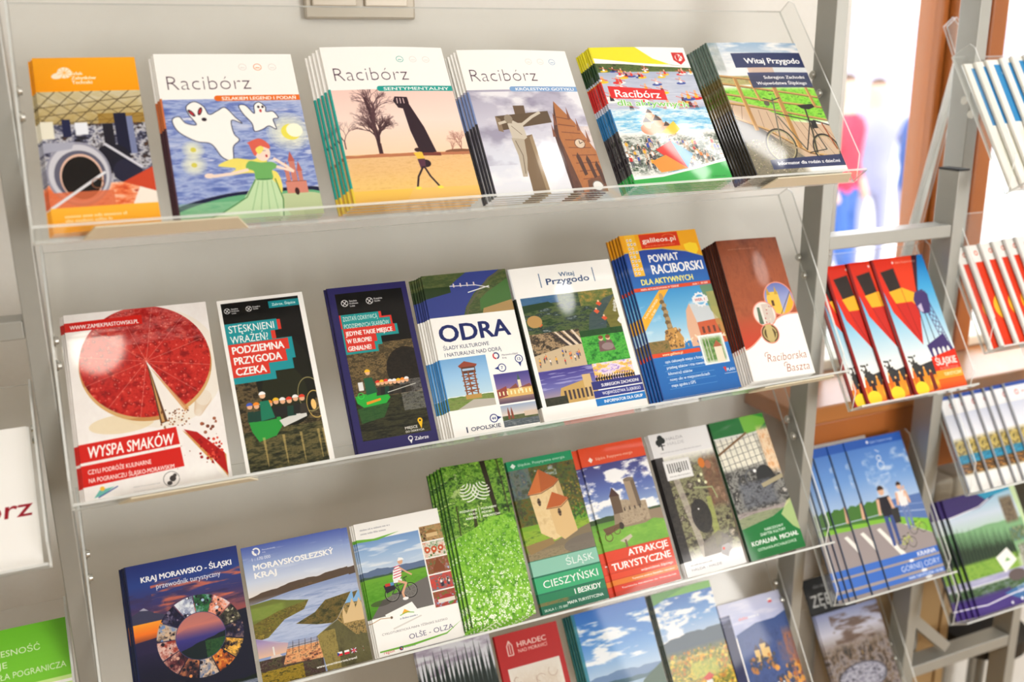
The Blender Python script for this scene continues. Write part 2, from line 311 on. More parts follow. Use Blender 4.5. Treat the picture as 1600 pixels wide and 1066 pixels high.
# ---------------------------------------------------------------- a small print shop: numpy canvases drawn with vector shapes
_cu = bpy.data.curves.new('type_setter', 'FONT'); _ob = bpy.data.objects.new('type_setter', _cu); COL.objects.link(_ob)
_cu.fill_mode = 'NONE'; _cu.resolution_u = 3
_tc = {}
def glyphs(s):
    if s in _tc: return _tc[s]
    _cu.body = s; bpy.context.view_layer.update()
    e = _ob.evaluated_get(bpy.context.evaluated_depsgraph_get()); m = e.to_mesh()
    n = len(m.vertices); co = np.empty(n * 3); m.vertices.foreach_get('co', co); co = co.reshape(-1, 3)[:, :2]
    ed = np.empty(len(m.edges) * 2, int); m.edges.foreach_get('vertices', ed); ed = ed.reshape(-1, 2)
    lo, hi = ed.min(1), ed.max(1); cl = hi - lo > 1
    ed = np.where(cl[:, None], np.c_[hi, lo], np.c_[lo, hi]); e.to_mesh_clear()
    _tc[s] = (co, ed); return _tc[s]
def fbm(h, w, sx, sy, seed, octv=4, gain=.55):
    rg = np.random.RandomState(seed); out = np.zeros((h, w), np.float32); amp = 1; tot = 0
    for o in range(octv):
        nx, ny = max(2, int(sx * 2 ** o)) + 2, max(2, int(sy * 2 ** o)) + 2
        g = rg.rand(ny, nx).astype(np.float32)
        xs = np.linspace(0, nx - 1.001, w); ys = np.linspace(0, ny - 1.001, h)
        xi = xs.astype(int); yi = ys.astype(int); fx = xs - xi; fy = ys - yi; fx = fx * fx * (3 - 2 * fx); fy = (fy * fy * (3 - 2 * fy))[:, None]
        a = g[yi][:, xi] * (1 - fx) + g[yi][:, xi + 1] * fx; b = g[yi + 1][:, xi] * (1 - fx) + g[yi + 1][:, xi + 1] * fx
        out += amp * (a * (1 - fy) + b * fy); tot += amp; amp *= gain
    return out / tot
def ramp(v, cols):
    n = len(cols); c = np.array(cols, np.float32); v = np.clip(v, 0, .9999) * (n - 1); i = v.astype(int); f = (v - i)[..., None]
    return c[i] * (1 - f) + c[np.minimum(i + 1, n - 1)] * f
SSX = 3
def K(*c): return c
class Cv:
    def __init__(s, wmm, hmm, col=(255, 255, 255), res=4.0):
        s.w, s.h = int(wmm * res), int(hmm * res); s.a = np.empty((s.h, s.w, 3), np.float32); s.a[:] = col; s.wmm, s.hmm = wmm, hmm
        s.sd = 1; s.clip = None
    def seed(s): s.sd += 1; return s.sd * 7919 % 100003
    def P(s, pts): return np.array(pts, float) * (s.w / 100, s.h / 100)
    def box_(s, x0, y0, x1, y1):
        return max(0, int(x0)), max(0, int(y0)), min(s.w, int(math.ceil(x1))), min(s.h, int(math.ceil(y1)))
    def mask(s, A, B):
        # signed winding fill of directed edges A->B given in px; returns mask and its offset
        x0, y0, x1, y1 = s.box_(min(A[:, 0].min(), B[:, 0].min()) - 1, min(A[:, 1].min(), B[:, 1].min()) - 1, max(A[:, 0].max(), B[:, 0].max()) + 2, max(A[:, 1].max(), B[:, 1].max()) + 2)
        if x1 <= x0 or y1 <= y0: return None
        H, Wd = (y1 - y0) * SSX, (x1 - x0) * SSX
        A = (A - (x0, y0)) * SSX; B = (B - (x0, y0)) * SSX
        up = A[:, 1] < B[:, 1]; lo = np.where(up[:, None], A, B); hi = np.where(up[:, None], B, A); sg = np.where(up, 1, -1)
        r0 = np.clip(np.ceil(lo[:, 1] - .5).astype(int), 0, H); r1 = np.clip(np.ceil(hi[:, 1] - .5).astype(int), 0, H)
        n = np.maximum(r1 - r0, 0); k = n > 0
        if not k.any(): return None
        lo, hi, sg, r0, n = lo[k], hi[k], sg[k], r0[k], n[k]
        idx = np.repeat(np.arange(len(n)), n); off = np.arange(n.sum()) - np.repeat(np.cumsum(n) - n, n)
        rows = r0[idx] + off; tt = (rows + .5 - lo[idx, 1]) / (hi[idx, 1] - lo[idx, 1]); xc = lo[idx, 0] + tt * (hi[idx, 0] - lo[idx, 0])
        cc = np.clip(np.ceil(xc - .5).astype(int), 0, Wd); buf = np.zeros((H, Wd + 1), np.int32); np.add.at(buf, (rows, cc), sg[idx])
        mk = (np.cumsum(buf, 1)[:, :Wd] != 0)
        return mk, (x0, y0, x1, y1)
    def blend(s, mk, bb, col, al=1.0):
        x0, y0, x1, y1 = bb
        if mk.shape[0] != y1 - y0: mk = mk.reshape(y1 - y0, SSX, x1 - x0, SSX).mean((1, 3))
        mk = (mk * al).astype(np.float32)
        if s.clip is not None: mk = mk * s.clip[y0:y1, x0:x1]
        R = s.a[y0:y1, x0:x1]; c = col[y0:y1, x0:x1] if isinstance(col, np.ndarray) and col.ndim == 3 else np.array(col, np.float32)
        R += (c - R) * mk[..., None]
    def poly(s, pts, col, al=1.0):
        p = s.P(pts); r = s.mask(p, np.roll(p, -1, 0))
        if r: s.blend(*r, col, al)
    def rect(s, x0, y0, x1, y1, col, al=1.0): s.poly([(x0, y0), (x1, y0), (x1, y1), (x0, y1)], col, al)
    def epts(s, cx, cy, rx, ry=None, ang=0, n=40, a0=0, a1=2 * math.pi):
        if ry is None: ry = rx * s.w / s.h
        t = np.linspace(a0, a1, n, endpoint=a1 - a0 < 6.28); x = rx * np.cos(t) * s.w / 100; y = ry * np.sin(t) * s.h / 100; c, q = math.cos(ang), math.sin(ang)
        return np.c_[(x * c - y * q) / s.w * 100 + cx, (x * q + y * c) / s.h * 100 + cy]
    def ell(s, cx, cy, rx, ry=None, col=(0, 0, 0), al=1.0, ang=0, n=40): s.poly(s.epts(cx, cy, rx, ry, ang, n), col, al)
    def ring(s, cx, cy, rx, wd, col, al=1.0, ry=None, a0=0, a1=2 * math.pi, ang=0):
        if ry is None: ry = rx * s.w / s.h
        k = ry / rx; s.poly(np.r_[s.epts(cx, cy, rx, ry, ang, 60, a0, a1 + (1e-6 if a1 - a0 > 6.28 else 0)), s.epts(cx, cy, rx - wd, (rx - wd) * k if rx > wd else 0, ang, 60, a0, a1)[::-1]], col, al)
    def line(s, pts, wd, col, al=1.0):
        p = s.P(pts); r = wd * s.w / 200; A = []; B = []
        for a, b in zip(p[:-1], p[1:]):
            d = b - a; L = np.hypot(*d) + 1e-6; nn = np.array([-d[1], d[0]]) / L * r; d = d / L * r * .5
            q = np.array([a + nn - d, b + nn + d, b - nn + d, a - nn - d]); A.append(q); B.append(np.roll(q, -1, 0))
        m = s.mask(np.concatenate(A), np.concatenate(B))
        if m: s.blend(*m, col, al)
    def text(s, st, x, y, cap, col, w=None, bold=0, shear=0, rot=0, al='l', alpha=1.0, out=None, outw=0):
        co, ed = glyphs(st); sc = cap / 100 * s.h / .69
        p = co * (sc, -sc)
        if len(co) == 0: return
        x0, x1 = p[:, 0].min(), p[:, 0].max()
        p[:, 0] -= x0; tw = x1 - x0
        if w: p[:, 0] *= w / 100 * s.w / tw; tw = w / 100 * s.w
        p[:, 0] -= p[:, 1] * shear
        if al == 'r': p[:, 0] -= tw
        if al == 'c': p[:, 0] -= tw / 2
        c, q = math.cos(rot), math.sin(rot); p = p @ np.array([[c, q], [-q, c]]); p += (x / 100 * s.w, y / 100 * s.h)
        r = s.mask(p[ed[:, 0]], p[ed[:, 1]])
        if not r: return
        mk, bb = r
        def grow(m, rad):
            if rad <= 0: return m
            o = m.copy(); n = int(round(rad * SSX))
            for i in range(1, n + 1):
                o2 = o.copy(); o2[:, 1:] |= o[:, :-1]; o2[:, :-1] |= o[:, 1:]
                if i % 2: o2[1:] |= o[:-1]; o2[:-1] |= o[1:]
                o = o2
            return o
        if bold < 0:
            o = ~grow(~mk, -bold)
            mk = o
        else: mk = grow(mk, bold)
        if out is not None: s.blend(grow(mk, outw), bb, out, alpha)
        s.blend(mk, bb, col, alpha)
    def greek(s, x, y, w, cap, col, alpha=.9, seed=None):
        rg = random.Random(seed if seed is not None else s.seed()); X = x; cw = cap * s.h / s.w
        while X < x + w:
            n = rg.randint(2, 9)
            for i in range(n):
                if X > x + w: break
                k = rg.random(); s.rect(X, y - cap * (1 if k > .8 else .72), X + cw * .42, y, col, alpha * .75); X += cw * .55
            X += cw * .4
    def grad(s, x0, y0, x1, y1, cols, horiz=False):
        a = s.box_(x0 * s.w / 100, y0 * s.h / 100, x1 * s.w / 100, y1 * s.h / 100); n = (a[2] - a[0]) if horiz else (a[3] - a[1])
        g = ramp(np.linspace(0, 1, max(n, 1)), cols); full = s.a.copy()
        full[a[1]:a[3], a[0]:a[2]] = g[None] if horiz else g[:, None]
        s.rectpx(a, full)
    def rectpx(s, a, full, mk=None):
        R = s.a[a[1]:a[3], a[0]:a[2]]; F = full[a[1]:a[3], a[0]:a[2]]
        m = np.ones(R.shape[:2], np.float32) if mk is None else mk
        if s.clip is not None: m = m * s.clip[a[1]:a[3], a[0]:a[2]]
        R += (F - R) * m[..., None]
    def tex(s, x0, y0, x1, y1, cols, sx=6, sy=6, oct=6, con=1.6, al=1.0, gain=.74, f=.14):
        a = s.box_(x0 * s.w / 100, y0 * s.h / 100, x1 * s.w / 100, y1 * s.h / 100); H, Wd = a[3] - a[1], a[2] - a[0]
        if H < 1 or Wd < 1: return
        v = (fbm(H, Wd, sx, sy, s.seed(), oct, gain) - .5) * con + .5; c = ramp(v, cols); R = s.a[a[1]:a[3], a[0]:a[2]]
        m = np.full((H, Wd), al, np.float32)
        if f and s.clip is None:
            ex = np.minimum(1 if x0 <= 0 else (np.arange(Wd) + .5) / (Wd * f), 1) * np.minimum(1 if x1 >= 100 else (Wd - np.arange(Wd) - .5) / (Wd * f), 1)
            ey = np.minimum(1 if y0 <= 0 else (np.arange(H) + .5) / (H * f), 1) * np.minimum(1 if y1 >= 100 else (H - np.arange(H) - .5) / (H * f), 1)
            m = m * (np.zeros((H, Wd)) + ex)  * (np.zeros((H, Wd)) + np.reshape(ey, (-1, 1) if np.ndim(ey) else (1, 1)))
        if s.clip is not None: m = m * s.clip[a[1]:a[3], a[0]:a[2]]
        R += (c - R) * m[..., None]
    def clouds(s, x0, y0, x1, y1, col=(255, 255, 255), sx=3, sy=4, thr=.5, soft=.14, al=1.0):
        a = s.box_(x0 * s.w / 100, y0 * s.h / 100, x1 * s.w / 100, y1 * s.h / 100); H, Wd = a[3] - a[1], a[2] - a[0]
        v = fbm(H, Wd, sx, sy, s.seed(), 5); m = np.clip((v - thr) / soft, 0, 1) * al
        if s.clip is not None: m = m * s.clip[a[1]:a[3], a[0]:a[2]]
        R = s.a[a[1]:a[3], a[0]:a[2]]; R += (np.array(col, np.float32) - R) * m[..., None]
    def setclip(s, *polys):
        s.clip = None
        if polys:
            c = np.zeros((s.h, s.w), np.float32)
            for pts in polys:
                p = s.P(pts); r = s.mask(p, np.roll(p, -1, 0))
                if r:
                    mk, (x0, y0, x1, y1) = r; c[y0:y1, x0:x1] = np.maximum(c[y0:y1, x0:x1], mk.reshape(y1 - y0, SSX, x1 - x0, SSX).mean((1, 3)))
            s.clip = c
    def crect(s, x0, y0, x1, y1): s.setclip([(x0, y0), (x1, y0), (x1, y1), (x0, y1)])
    def dots(s, x0, y0, x1, y1, n, r0, r1, cols, al=1.0, asp=1.0, sq=False):
        rg = random.Random(s.seed())
        for _ in range(n):
            x, y, r = rg.uniform(x0, x1), rg.uniform(y0, y1), rg.uniform(r0, r1); c = rg.choice(cols)
            s.ell(x, y, r, r * s.w / s.h * asp, c, al, rg.uniform(0, 3), 7)
    def ridge(s, x0, x1, y, amp, ybot, col, sx=4, spiky=0, slope=0):
        n = 90; v = fbm(2, n, sx, 1, s.seed(), 5)[0]; xs = np.linspace(x0, x1, n); ys = y + (v - .5) * 2 * amp + slope * np.linspace(0, 1, n)
        if spiky:
            rg = np.random.RandomState(s.seed()); ys = ys - rg.rand(n) * spiky * (np.arange(n) % 2)
        s.poly([(x0, ybot)] + list(zip(xs, ys)) + [(x1, ybot)], col)
        return list(zip(xs, ys))
    def tree(s, x, y, hgt, wd, col, seed, depth=6):
        rg = random.Random(seed)
        def br(x, y, a, L, t, d):
            x2 = x + L * math.sin(a); y2 = y - L * math.cos(a) * s.w / s.h; s.line([(x, y), (x2, y2)], t, col, .95)
            if d:
                for k in range(2 + (d > 3)): br(x2, y2, a + rg.uniform(-.62, .62), L * rg.uniform(.66, .86), t * .6, d - 1)
        br(x, y, 0, hgt, wd, depth)
    def bike(s, x, y, r, col, tyre=(20, 20, 20)):
        k = s.w / s.h
        def q(a, b): return (x + a * r, y - b * r * k)
        for cx in (0, 2.5):
            c = q(cx, 1); s.ring(c[0], c[1], r, r * .1, tyre); s.ring(c[0], c[1], r * .86, r * .04, (170, 170, 160))
            for i in range(8):
                a = i * math.pi / 4; s.line([c, (c[0] + r * .85 * math.cos(a), c[1] + r * .85 * k * math.sin(a))], r * .025, (150, 150, 140))
        for a, b in (((0, 1), (.9, 2.1)), ((.9, 2.1), (1.1, .9)), ((0, 1), (1.1, .9)), ((1.1, .9), (2.05, 2.1)), ((.85, 1.9), (2.05, 2.1)), ((2.5, 1), (2.0, 2.6))):
            s.line([q(*a), q(*b)], r * .11, col)
        s.line([q(.55, 2.35), q(1.25, 2.4)], r * .2, (20, 20, 20)); s.line([q(.9, 2.1), q(.85, 2.4)], r * .08, col)
        s.line([q(1.8, 2.7), q(2.4, 2.85)], r * .1, (25, 25, 25)); s.ell(*q(1.1, .9), r * .2, None, (40, 40, 40))
    def man(s, x, y, h, shirt, legs=(30, 30, 40), skin=(225, 180, 150), hair=(60, 40, 30)):
        k = s.w / s.h; u = h / 8; K_ = s.h / s.w
        s.ell(x, y - 7.4 * u, u * .52 * K_, u * .6 , skin); s.poly(s.epts(x, y - 7.55 * u, u * .58 * K_, u * .6, 0, 16, math.pi, 2 * math.pi), hair)
        s.poly([(x - 1.1 * u * K_, y - 6.6 * u), (x + 1.1 * u * K_, y - 6.6 * u), (x + .8 * u * K_, y - 3.8 * u), (x - .8 * u * K_, y - 3.8 * u)], shirt)
        for d in (-1, 1):
            s.line([(x + d * u * K_, y - 6.3 * u), (x + d * 1.3 * u * K_, y - 4.4 * u)], .5 * u * K_, skin)
            s.poly([(x + d * .1 * u * K_, y - 4 * u), (x + d * .85 * u * K_, y - 4 * u), (x + d * .75 * u * K_, y), (x + d * .25 * u * K_, y)], legs)
    def image(s, name):
        im = bpy.data.images.new(name, s.w, s.h); b = np.ones((s.h, s.w, 4), np.float32); b[..., :3] = np.clip(s.a, 0, 255)[::-1] / 255
        im.pixels.foreach_set(b.ravel()); im.update(); im.pack(); return im
WH = (250, 249, 246)
ART = {}
def art(name, w, h, col=WH, res=4.0, spine=None):
    def deco(f):
        ART[name] = (f, w, h, col, res, spine); return f
    return deco
def quilt(c, x0, y0, x1, y1, n=60, cols=((200, 60, 50), (240, 220, 200), (60, 90, 160), (240, 200, 60), (40, 40, 40))):
    c.dots(x0, y0, x1, y1, n, .8, 1.8, list(cols))
def folk(c, x0, y0, x1, y1, n, h, cols=((200, 40, 40), (240, 240, 240), (50, 80, 170), (230, 180, 50), (60, 60, 60), (240, 130, 60))):
    rg = random.Random(c.seed())
    for i in range(n):
        y = y0 + (y1 - y0) * (i + .5) / n; c.man(rg.uniform(x0, x1), y, h * (.8 + .4 * rg.random()), rg.choice(cols), rg.choice(((40, 40, 60), (80, 80, 90), (200, 170, 140))))
def leaves(c, x0, y0, x1, y1, n, r, cols): c.dots(x0, y0, x1, y1, n, r * .5, r * 1.3, cols, .85, 1.1)

@art('orange', 99, 208, (255, 165, 12))
def _(c):
    c.grad(0, 0, 100, 20, [(255, 172, 30), (252, 160, 8)])
    c.ell(29, 9.2, 7, None, (255, 240, 215)); c.ell(22, 11, 6, 1.8, (255, 240, 215), ang=-.3)
    for i in range(9): c.line([(29, 9.2), (29 + 7 * math.cos(i * .7), 9.2 + 3.4 * math.sin(i * .7))], .6, (255, 190, 90))
    for i, s in enumerate(('Szlak', 'Zabytków', 'Techniki')): c.text(s, 35, 10.6 + i * 2.7, 1.9, (255, 246, 228), bold=.5)
    c.setclip([(0, 20.5), (100, 20.5), (100, 86.5), (0, 86.5)])
    c.grad(0, 20, 100, 50, [(206, 200, 176), (176, 150, 92), (120, 96, 50)])
    c.tex(0, 20, 100, 45, [(220, 214, 190), (196, 176, 120), (230, 226, 206)], 4, 5, al=.5)
    for i in range(9): c.line([(-30 + i * 18, 46 - i), (20 + i * 18, 19)], .9, (74, 60, 40)); c.line([(120 - i * 20, 44), (60 - i * 20, 20)], .7, (90, 76, 52))
    for i in range(3): c.line([(0, 30 + i * 5), (100, 24 + i * 6)], 1, (96, 80, 50))
    c.rect(55, 34, 100, 46, (150, 112, 36), .7)
    c.tex(0, 40, 100, 74, [(20, 18, 26), (70, 72, 100), (220, 220, 226), (30, 26, 36), (130, 90, 60)], 8, 8, con=2.0)
    c.rect(0, 38, 12, 48, (236, 232, 214)); c.rect(20, 37, 28, 47, (30, 34, 70)); c.rect(32, 39, 44, 46, (236, 240, 250)); c.rect(70, 34, 82, 58, (22, 24, 52)); c.rect(82, 36, 88, 58, (120, 130, 170))
    c.rect(58, 40, 68, 58, (28, 26, 40)); c.ell(64, 60, 17, 8, (24, 24, 40)); c.ell(76, 68, 14, 7, (34, 34, 58)); c.line([(58, 52), (90, 66)], 3, (210, 210, 222))
    c.tex(0, 74, 100, 87, [(200, 60, 30), (236, 120, 70), (250, 200, 170), (170, 40, 20)], 5, 4)
    c.poly([(76, 87), (86, 76), (100, 80), (100, 87)], (246, 236, 224)); c.poly([(70, 74), (100, 66), (100, 80), (80, 76)], (206, 70, 40))
    c.ell(30, 68, 30, 18, (150, 150, 168)); c.ell(30, 68, 28, 16.5, (206, 206, 216)); c.ell(31, 69, 24, 14, (96, 96, 116)); c.ell(32, 70, 20, 13, (230, 190, 170)); c.ell(32, 70.4, 18.4, 12, (18, 14, 16))
    c.poly([(0, 50), (30, 50), (26, 54), (0, 56)], (168, 170, 188)); c.rect(0, 78, 60, 87, (222, 110, 70), .85); c.line([(0, 87), (54, 68)], 3, (226, 226, 232)); c.ring(46, 74, 6, 1, (150, 96, 70))
    c.setclip()
    c.grad(0, 86.5, 100, 100, [(255, 184, 56), (255, 172, 34)])
    for i, w in enumerate((56, 42)): c.greek(12, 92 + i * 2.4, w, 1.6, (255, 244, 220), seed=i)

def racib(c, band, btxt, icon=0, fw=0):
    c.text('Racibórz', 6, 22.6, 8.6, (74, 50, 66), w=60, bold=-2.5)
    for i in range(3):
        col = band if i == icon else (220, 214, 210)
        c.ring(62 + i * 11, 8.5, 3.0, .4, col); c.greek(60.5 + i * 11, 9.3, 2.6, 1, col)
    c.setclip([(0, 28.6), (100, 28.6), (100, 100), (0, 100)])
def rband(c, band, btxt, x0=40):
    c.setclip(); c.ell(x0, 28.2, 2.4, 1.75, band); c.rect(x0, 26.45, 100, 29.95, band); c.text(btxt, 97, 29.3, 1.9, (255, 255, 255), bold=.8, al='r', w=94 - x0)

@art('legend', 147, 208.8)
def _(c):
    racib(c, (232, 110, 30), '', 1)
    c.tex(0, 28, 100, 100, [(84, 104, 176), (122, 142, 204), (172, 186, 224), (98, 118, 190), (210, 216, 236)], 3, 16, con=2.0, oct=5)
    c.clouds(0, 28, 100, 60, (222, 226, 240), 3, 12, .55, .2, .6)
    for x, y, r, k in ((87, 50, 17, 1), (17, 59, 8, 0), (16, 68, 9, 0)):
        for i in range(6): c.ell(x, y, r * (1 - i * .13), None, (250, 250, 214), .22)
        if k: c.ell(x + 1, y, 7, None, (236, 226, 90)); c.ell(x + 4, y - 1, 6, None, (250, 250, 226))
        else: c.ell(x, y, 2, None, (214, 206, 90))
    O = (60, 64, 90)
    def ghost(pts, cx=0):
        c.poly(pts, WH); c.line(list(pts) + [pts[0]], .7, O)
    def sm(pts, n=6):
        P = np.array(pts, float); N = len(P); out = []
        for i in range(N):
            a, b, d, e = P[i - 1], P[i], P[(i + 1) % N], P[(i + 2) % N]
            for t in np.linspace(0, 1, n, endpoint=False):
                out.append(tuple(.5 * (2 * b + (d - a) * t + (2 * a - 5 * b + 4 * d - e) * t * t + (3 * b - 3 * d + e - a) * t ** 3)))
        return out
    ghost(sm([(17, 33), (23, 30), (29, 33), (32, 38), (38, 36), (44, 34), (50, 40), (54, 44), (47, 42), (47, 50), (50, 54), (45, 58), (43, 66), (36, 64), (30, 56), (20, 54), (9, 48), (6, 41), (11, 39), (15, 43), (22, 44), (18, 38)]))
    ghost(sm([(65, 33), (69, 31), (73, 34), (73, 37), (78, 37), (81, 41), (77, 42), (78, 48), (73, 46), (68, 48), (62, 49), (61, 44), (56, 38), (54, 33), (59, 33), (64, 38)]))
    for x, y, a in ((20, 37, -.6), (26, 36, .35)): c.ell(x, y, 1.4, 2.6, (50, 20, 30), 1, a); c.ell(x, y, .7, 1.6, (190, 50, 60), 1, a)
    c.ell(28, 41, 1.8, 1.1, (40, 30, 40)); c.ell(68, 34, .9, .8, (60, 40, 50)); c.ell(71, 34, .9, .8, (60, 40, 50)); c.ell(69, 36.4, .9, 1, (200, 60, 60))
    c.poly(sm([(0, 98), (0, 92), (30, 86), (60, 84), (100, 84), (100, 92), (101, 101), (0, 101)]), (20, 24, 60)); c.poly(sm([(0, 101), (0, 95), (30, 88), (60, 86), (100, 86.5), (101, 101), (50, 101)]), (104, 176, 130))
    c.tex(0, 90, 60, 100, [(96, 170, 130), (170, 210, 170), (120, 190, 140)], 4, 3, al=.5); c.poly(sm([(70, 88), (100, 88), (100, 100), (78, 101)]), (226, 216, 170), .7)
    for x, w, t in ((84, 4, 68), (79.5, 3, 74), (88.5, 3, 74)): c.rect(x - w / 2, t, x + w / 2, 87, (206, 128, 112)); c.poly([(x - w / 2 - .6, t), (x, t - 6), (x + w / 2 + .6, t)], (190, 96, 84))
    c.rect(77, 80, 92, 87, (214, 136, 118)); c.ell(84, 86, 1.6, 2.2, (60, 30, 30)); c.line([(77, 80), (92, 80)], .5, (120, 60, 50))
    Y = (240, 224, 110); S_ = (250, 222, 206)
    c.poly(sm([(66, 60), (58, 66), (44, 65), (32, 69), (44, 71), (36, 75), (50, 74), (60, 74), (66, 70)]), Y); c.poly(sm([(62, 74), (58, 84), (68, 90), (74, 84), (72, 74)]), Y)
    c.poly(sm([(58, 76), (66, 77), (72, 84), (72, 94), (72, 101), (14, 101), (30, 96), (44, 90), (52, 82)]), (196, 224, 178)); c.line([(56, 78), (48, 88), (30, 96), (20, 99)], .8, (70, 130, 70)); c.line([(70, 78), (73, 90), (71, 100)], .8, (70, 130, 70))
    for i in range(4): c.line([(58 + i * 3, 79), (50 + i * 6, 96)], .5, (140, 190, 130))
    c.poly(sm([(51, 71), (54, 67), (62, 68), (70, 68), (74, 71), (69, 73), (68, 78), (57, 78), (56, 73)]), (112, 178, 100)); c.line([(57, 78), (68, 78)], .8, (50, 110, 60))
    c.line([(52, 72), (40, 74), (28, 75)], 2.4, S_); c.ell(25, 74.6, 3.4, 1.4, S_); c.line([(73, 71), (84, 74), (80, 71), (72, 66)], 2.2, S_)
    c.ell(64.5, 62, 5.6, 5.2, S_); c.poly(sm([(56, 57), (55, 56), (64, 53.5), (70, 57), (70, 60), (64, 58.6), (59, 64)]), (222, 100, 84)); c.poly(sm([(60, 60), (64, 58), (66, 60), (62, 63)]), Y)
    c.ell(67, 64.2, .8, .9, (190, 60, 60)); c.line([(65, 61), (67, 61)], .4, O)
    rband(c, (232, 110, 30), 'SZLAKIEM LEGEND I PODAŃ')

@art('sentym', 146.7, 212.8)
def _(c):
    racib(c, (30, 160, 150), '', 0)
    c.grad(0, 28, 100, 70, [(244, 206, 196), (250, 222, 210), (252, 214, 184)])
    c.grad(0, 70, 100, 100, [(230, 188, 132), (236, 188, 112), (246, 206, 90), (232, 178, 84)])
    c.tex(0, 71, 100, 92, [(214, 164, 108), (240, 200, 150), (226, 180, 120)], 20, 24, con=2, al=.6); c.poly([(60, 78), (40, 100), (100, 100), (100, 72)], (242, 196, 136), .35)
    c.tree(29, 70, 9, 3.2, (70, 44, 50), 5, 7); c.line([(29, 71), (28.5, 58), (28, 46), (26, 34)], 2.4, (60, 36, 44))
    for k in range(4): c.tree(28 + k, 60 - 5 * k, 8, 1.4, (84, 56, 62), 11 + k, 6)
    c.tree(3, 66, 7, 1, (96, 70, 76), 31, 6); c.tree(94, 72, 6, 1.0, (150, 96, 84), 21, 6); c.tree(86, 72, 4, .8, (170, 120, 104), 24, 5); c.ell(92, 70, 12, 1.6, (130, 84, 58)); c.ridge(0, 100, 70, .8, 72, (190, 120, 84), 8)
    D = (46, 28, 40)
    c.poly([(54, 36), (60, 38), (68, 54), (73, 70), (60, 71), (56, 56)], D)
    c.poly([(48, 36.5), (50, 33.6), (60, 34), (60.5, 38), (58, 42), (51, 41)], D)
    for i in range(3): c.line([(51.5 + i * 2.5, 34.8), (51.2 + i * 2.7, 38)], .8, (220, 190, 190))
    c.poly([(58, 70), (76, 70.4), (76, 72.4), (58, 72)], (120, 60, 50))
    c.ell(58, 68.3, 2.6, 1.3, (60, 36, 36)); c.poly([(54, 70), (61, 69.6), (62, 74), (57, 75)], (240, 196, 70)); c.ell(62, 77, 4, 2.4, D); c.poly([(56, 74), (62, 74), (61, 80), (57, 80)], (90, 50, 70))
    c.line([(59, 79), (53.5, 85), (51, 91)], 1.5, D); c.line([(60, 79), (63, 85), (68, 91)], 1.5, D); c.ell(51.5, 92, 2.4, .9, (240, 226, 80)); c.ell(69, 92, 2.4, .9, (240, 226, 80))
    rband(c, (30, 160, 150), 'SENTYMENTALNY')

@art('gotyk', 146.4, 210.4)
def _(c):
    racib(c, (110, 150, 200), '', 2)
    c.grad(0, 28, 100, 100, [(172, 168, 190), (206, 204, 220), (222, 226, 240), (236, 238, 246)])
    c.clouds(0, 28, 100, 80, (140, 134, 160), 3, 4, .5, .25, .7); c.clouds(0, 30, 100, 100, (248, 248, 252), 3, 5, .52, .2, .8)
    B = (104, 84, 66)
    c.poly([(34, 62), (46, 60), (48, 101), (33, 101)], (128, 106, 82)); c.poly([(43, 62), (46, 60), (48, 101), (45, 101)], (164, 142, 112))
    c.poly([(36, 40), (46, 40), (45, 50), (36, 50)], B); c.poly([(18, 47), (66, 44), (67, 52), (18, 57)], (96, 78, 60)); c.poly([(18, 47), (18, 57), (22, 58), (22, 49)], (140, 120, 98))
    S_ = (206, 196, 180)
    c.line([(20, 52), (30, 50), (38, 54), (50, 48), (58, 45)], 2.6, S_); c.ell(29, 49, 3.6, 3, (150, 136, 118)); c.poly([(27, 52), (40, 52), (41, 62), (33, 66), (28, 62)], S_); c.poly([(27, 62), (38, 63), (36, 76), (32, 88), (28, 88), (29, 74)], (186, 174, 156))
    c.line([(30, 64), (33, 74), (31, 86)], .6, (110, 96, 80)); c.line([(30, 54), (37, 60)], .5, (120, 104, 88))
    R = (176, 112, 66)
    c.poly([(74, 37), (88, 52), (101, 74), (101, 101), (78, 101), (70, 62), (72, 50)], R); c.poly([(74, 37), (70, 62), (78, 101), (68, 101), (66, 60), (70, 48)], (84, 56, 50))
    c.poly([(84, 92), (101, 88), (101, 101), (82, 101)], (64, 46, 46), .7)
    for i in range(9): c.line([(71 + i * 1.2, 48 + i * 5.4), (84 + i * 3, 50 + i * 5)], .9, (120, 70, 50))
    for x, y in ((70, 48), (84, 44), (90, 52), (66, 56), (96, 60)): c.poly([(x - 1.5, y + 6), (x, y - 3), (x + 1.5, y + 6)], (130, 80, 60))
    c.ell(87, 67, 5, 3.2, (226, 214, 196)); c.ring(87, 67, 5, .7, (90, 54, 44)); c.line([(87, 67), (90, 66)], .6, (40, 30, 30)); c.line([(87, 67), (87, 65)], .6, (40, 30, 30))
    for x, y in ((80, 76), (88, 78), (95, 82)): c.poly([(x, y), (x + 2, y - 3), (x + 4, y + 1), (x + 6, y + 12), (x + 3, y + 13)], (60, 40, 40))
    c.tex(70, 55, 100, 100, [(180, 110, 60), (210, 140, 90), (120, 70, 50)], 12, 12, al=.16)
    c.ell(92, 96, 5, None, (240, 238, 236)); c.ring(92, 96, 5, .7, (120, 116, 112))
    rband(c, (126, 166, 214), 'KRÓLESTWO GOTYKU')

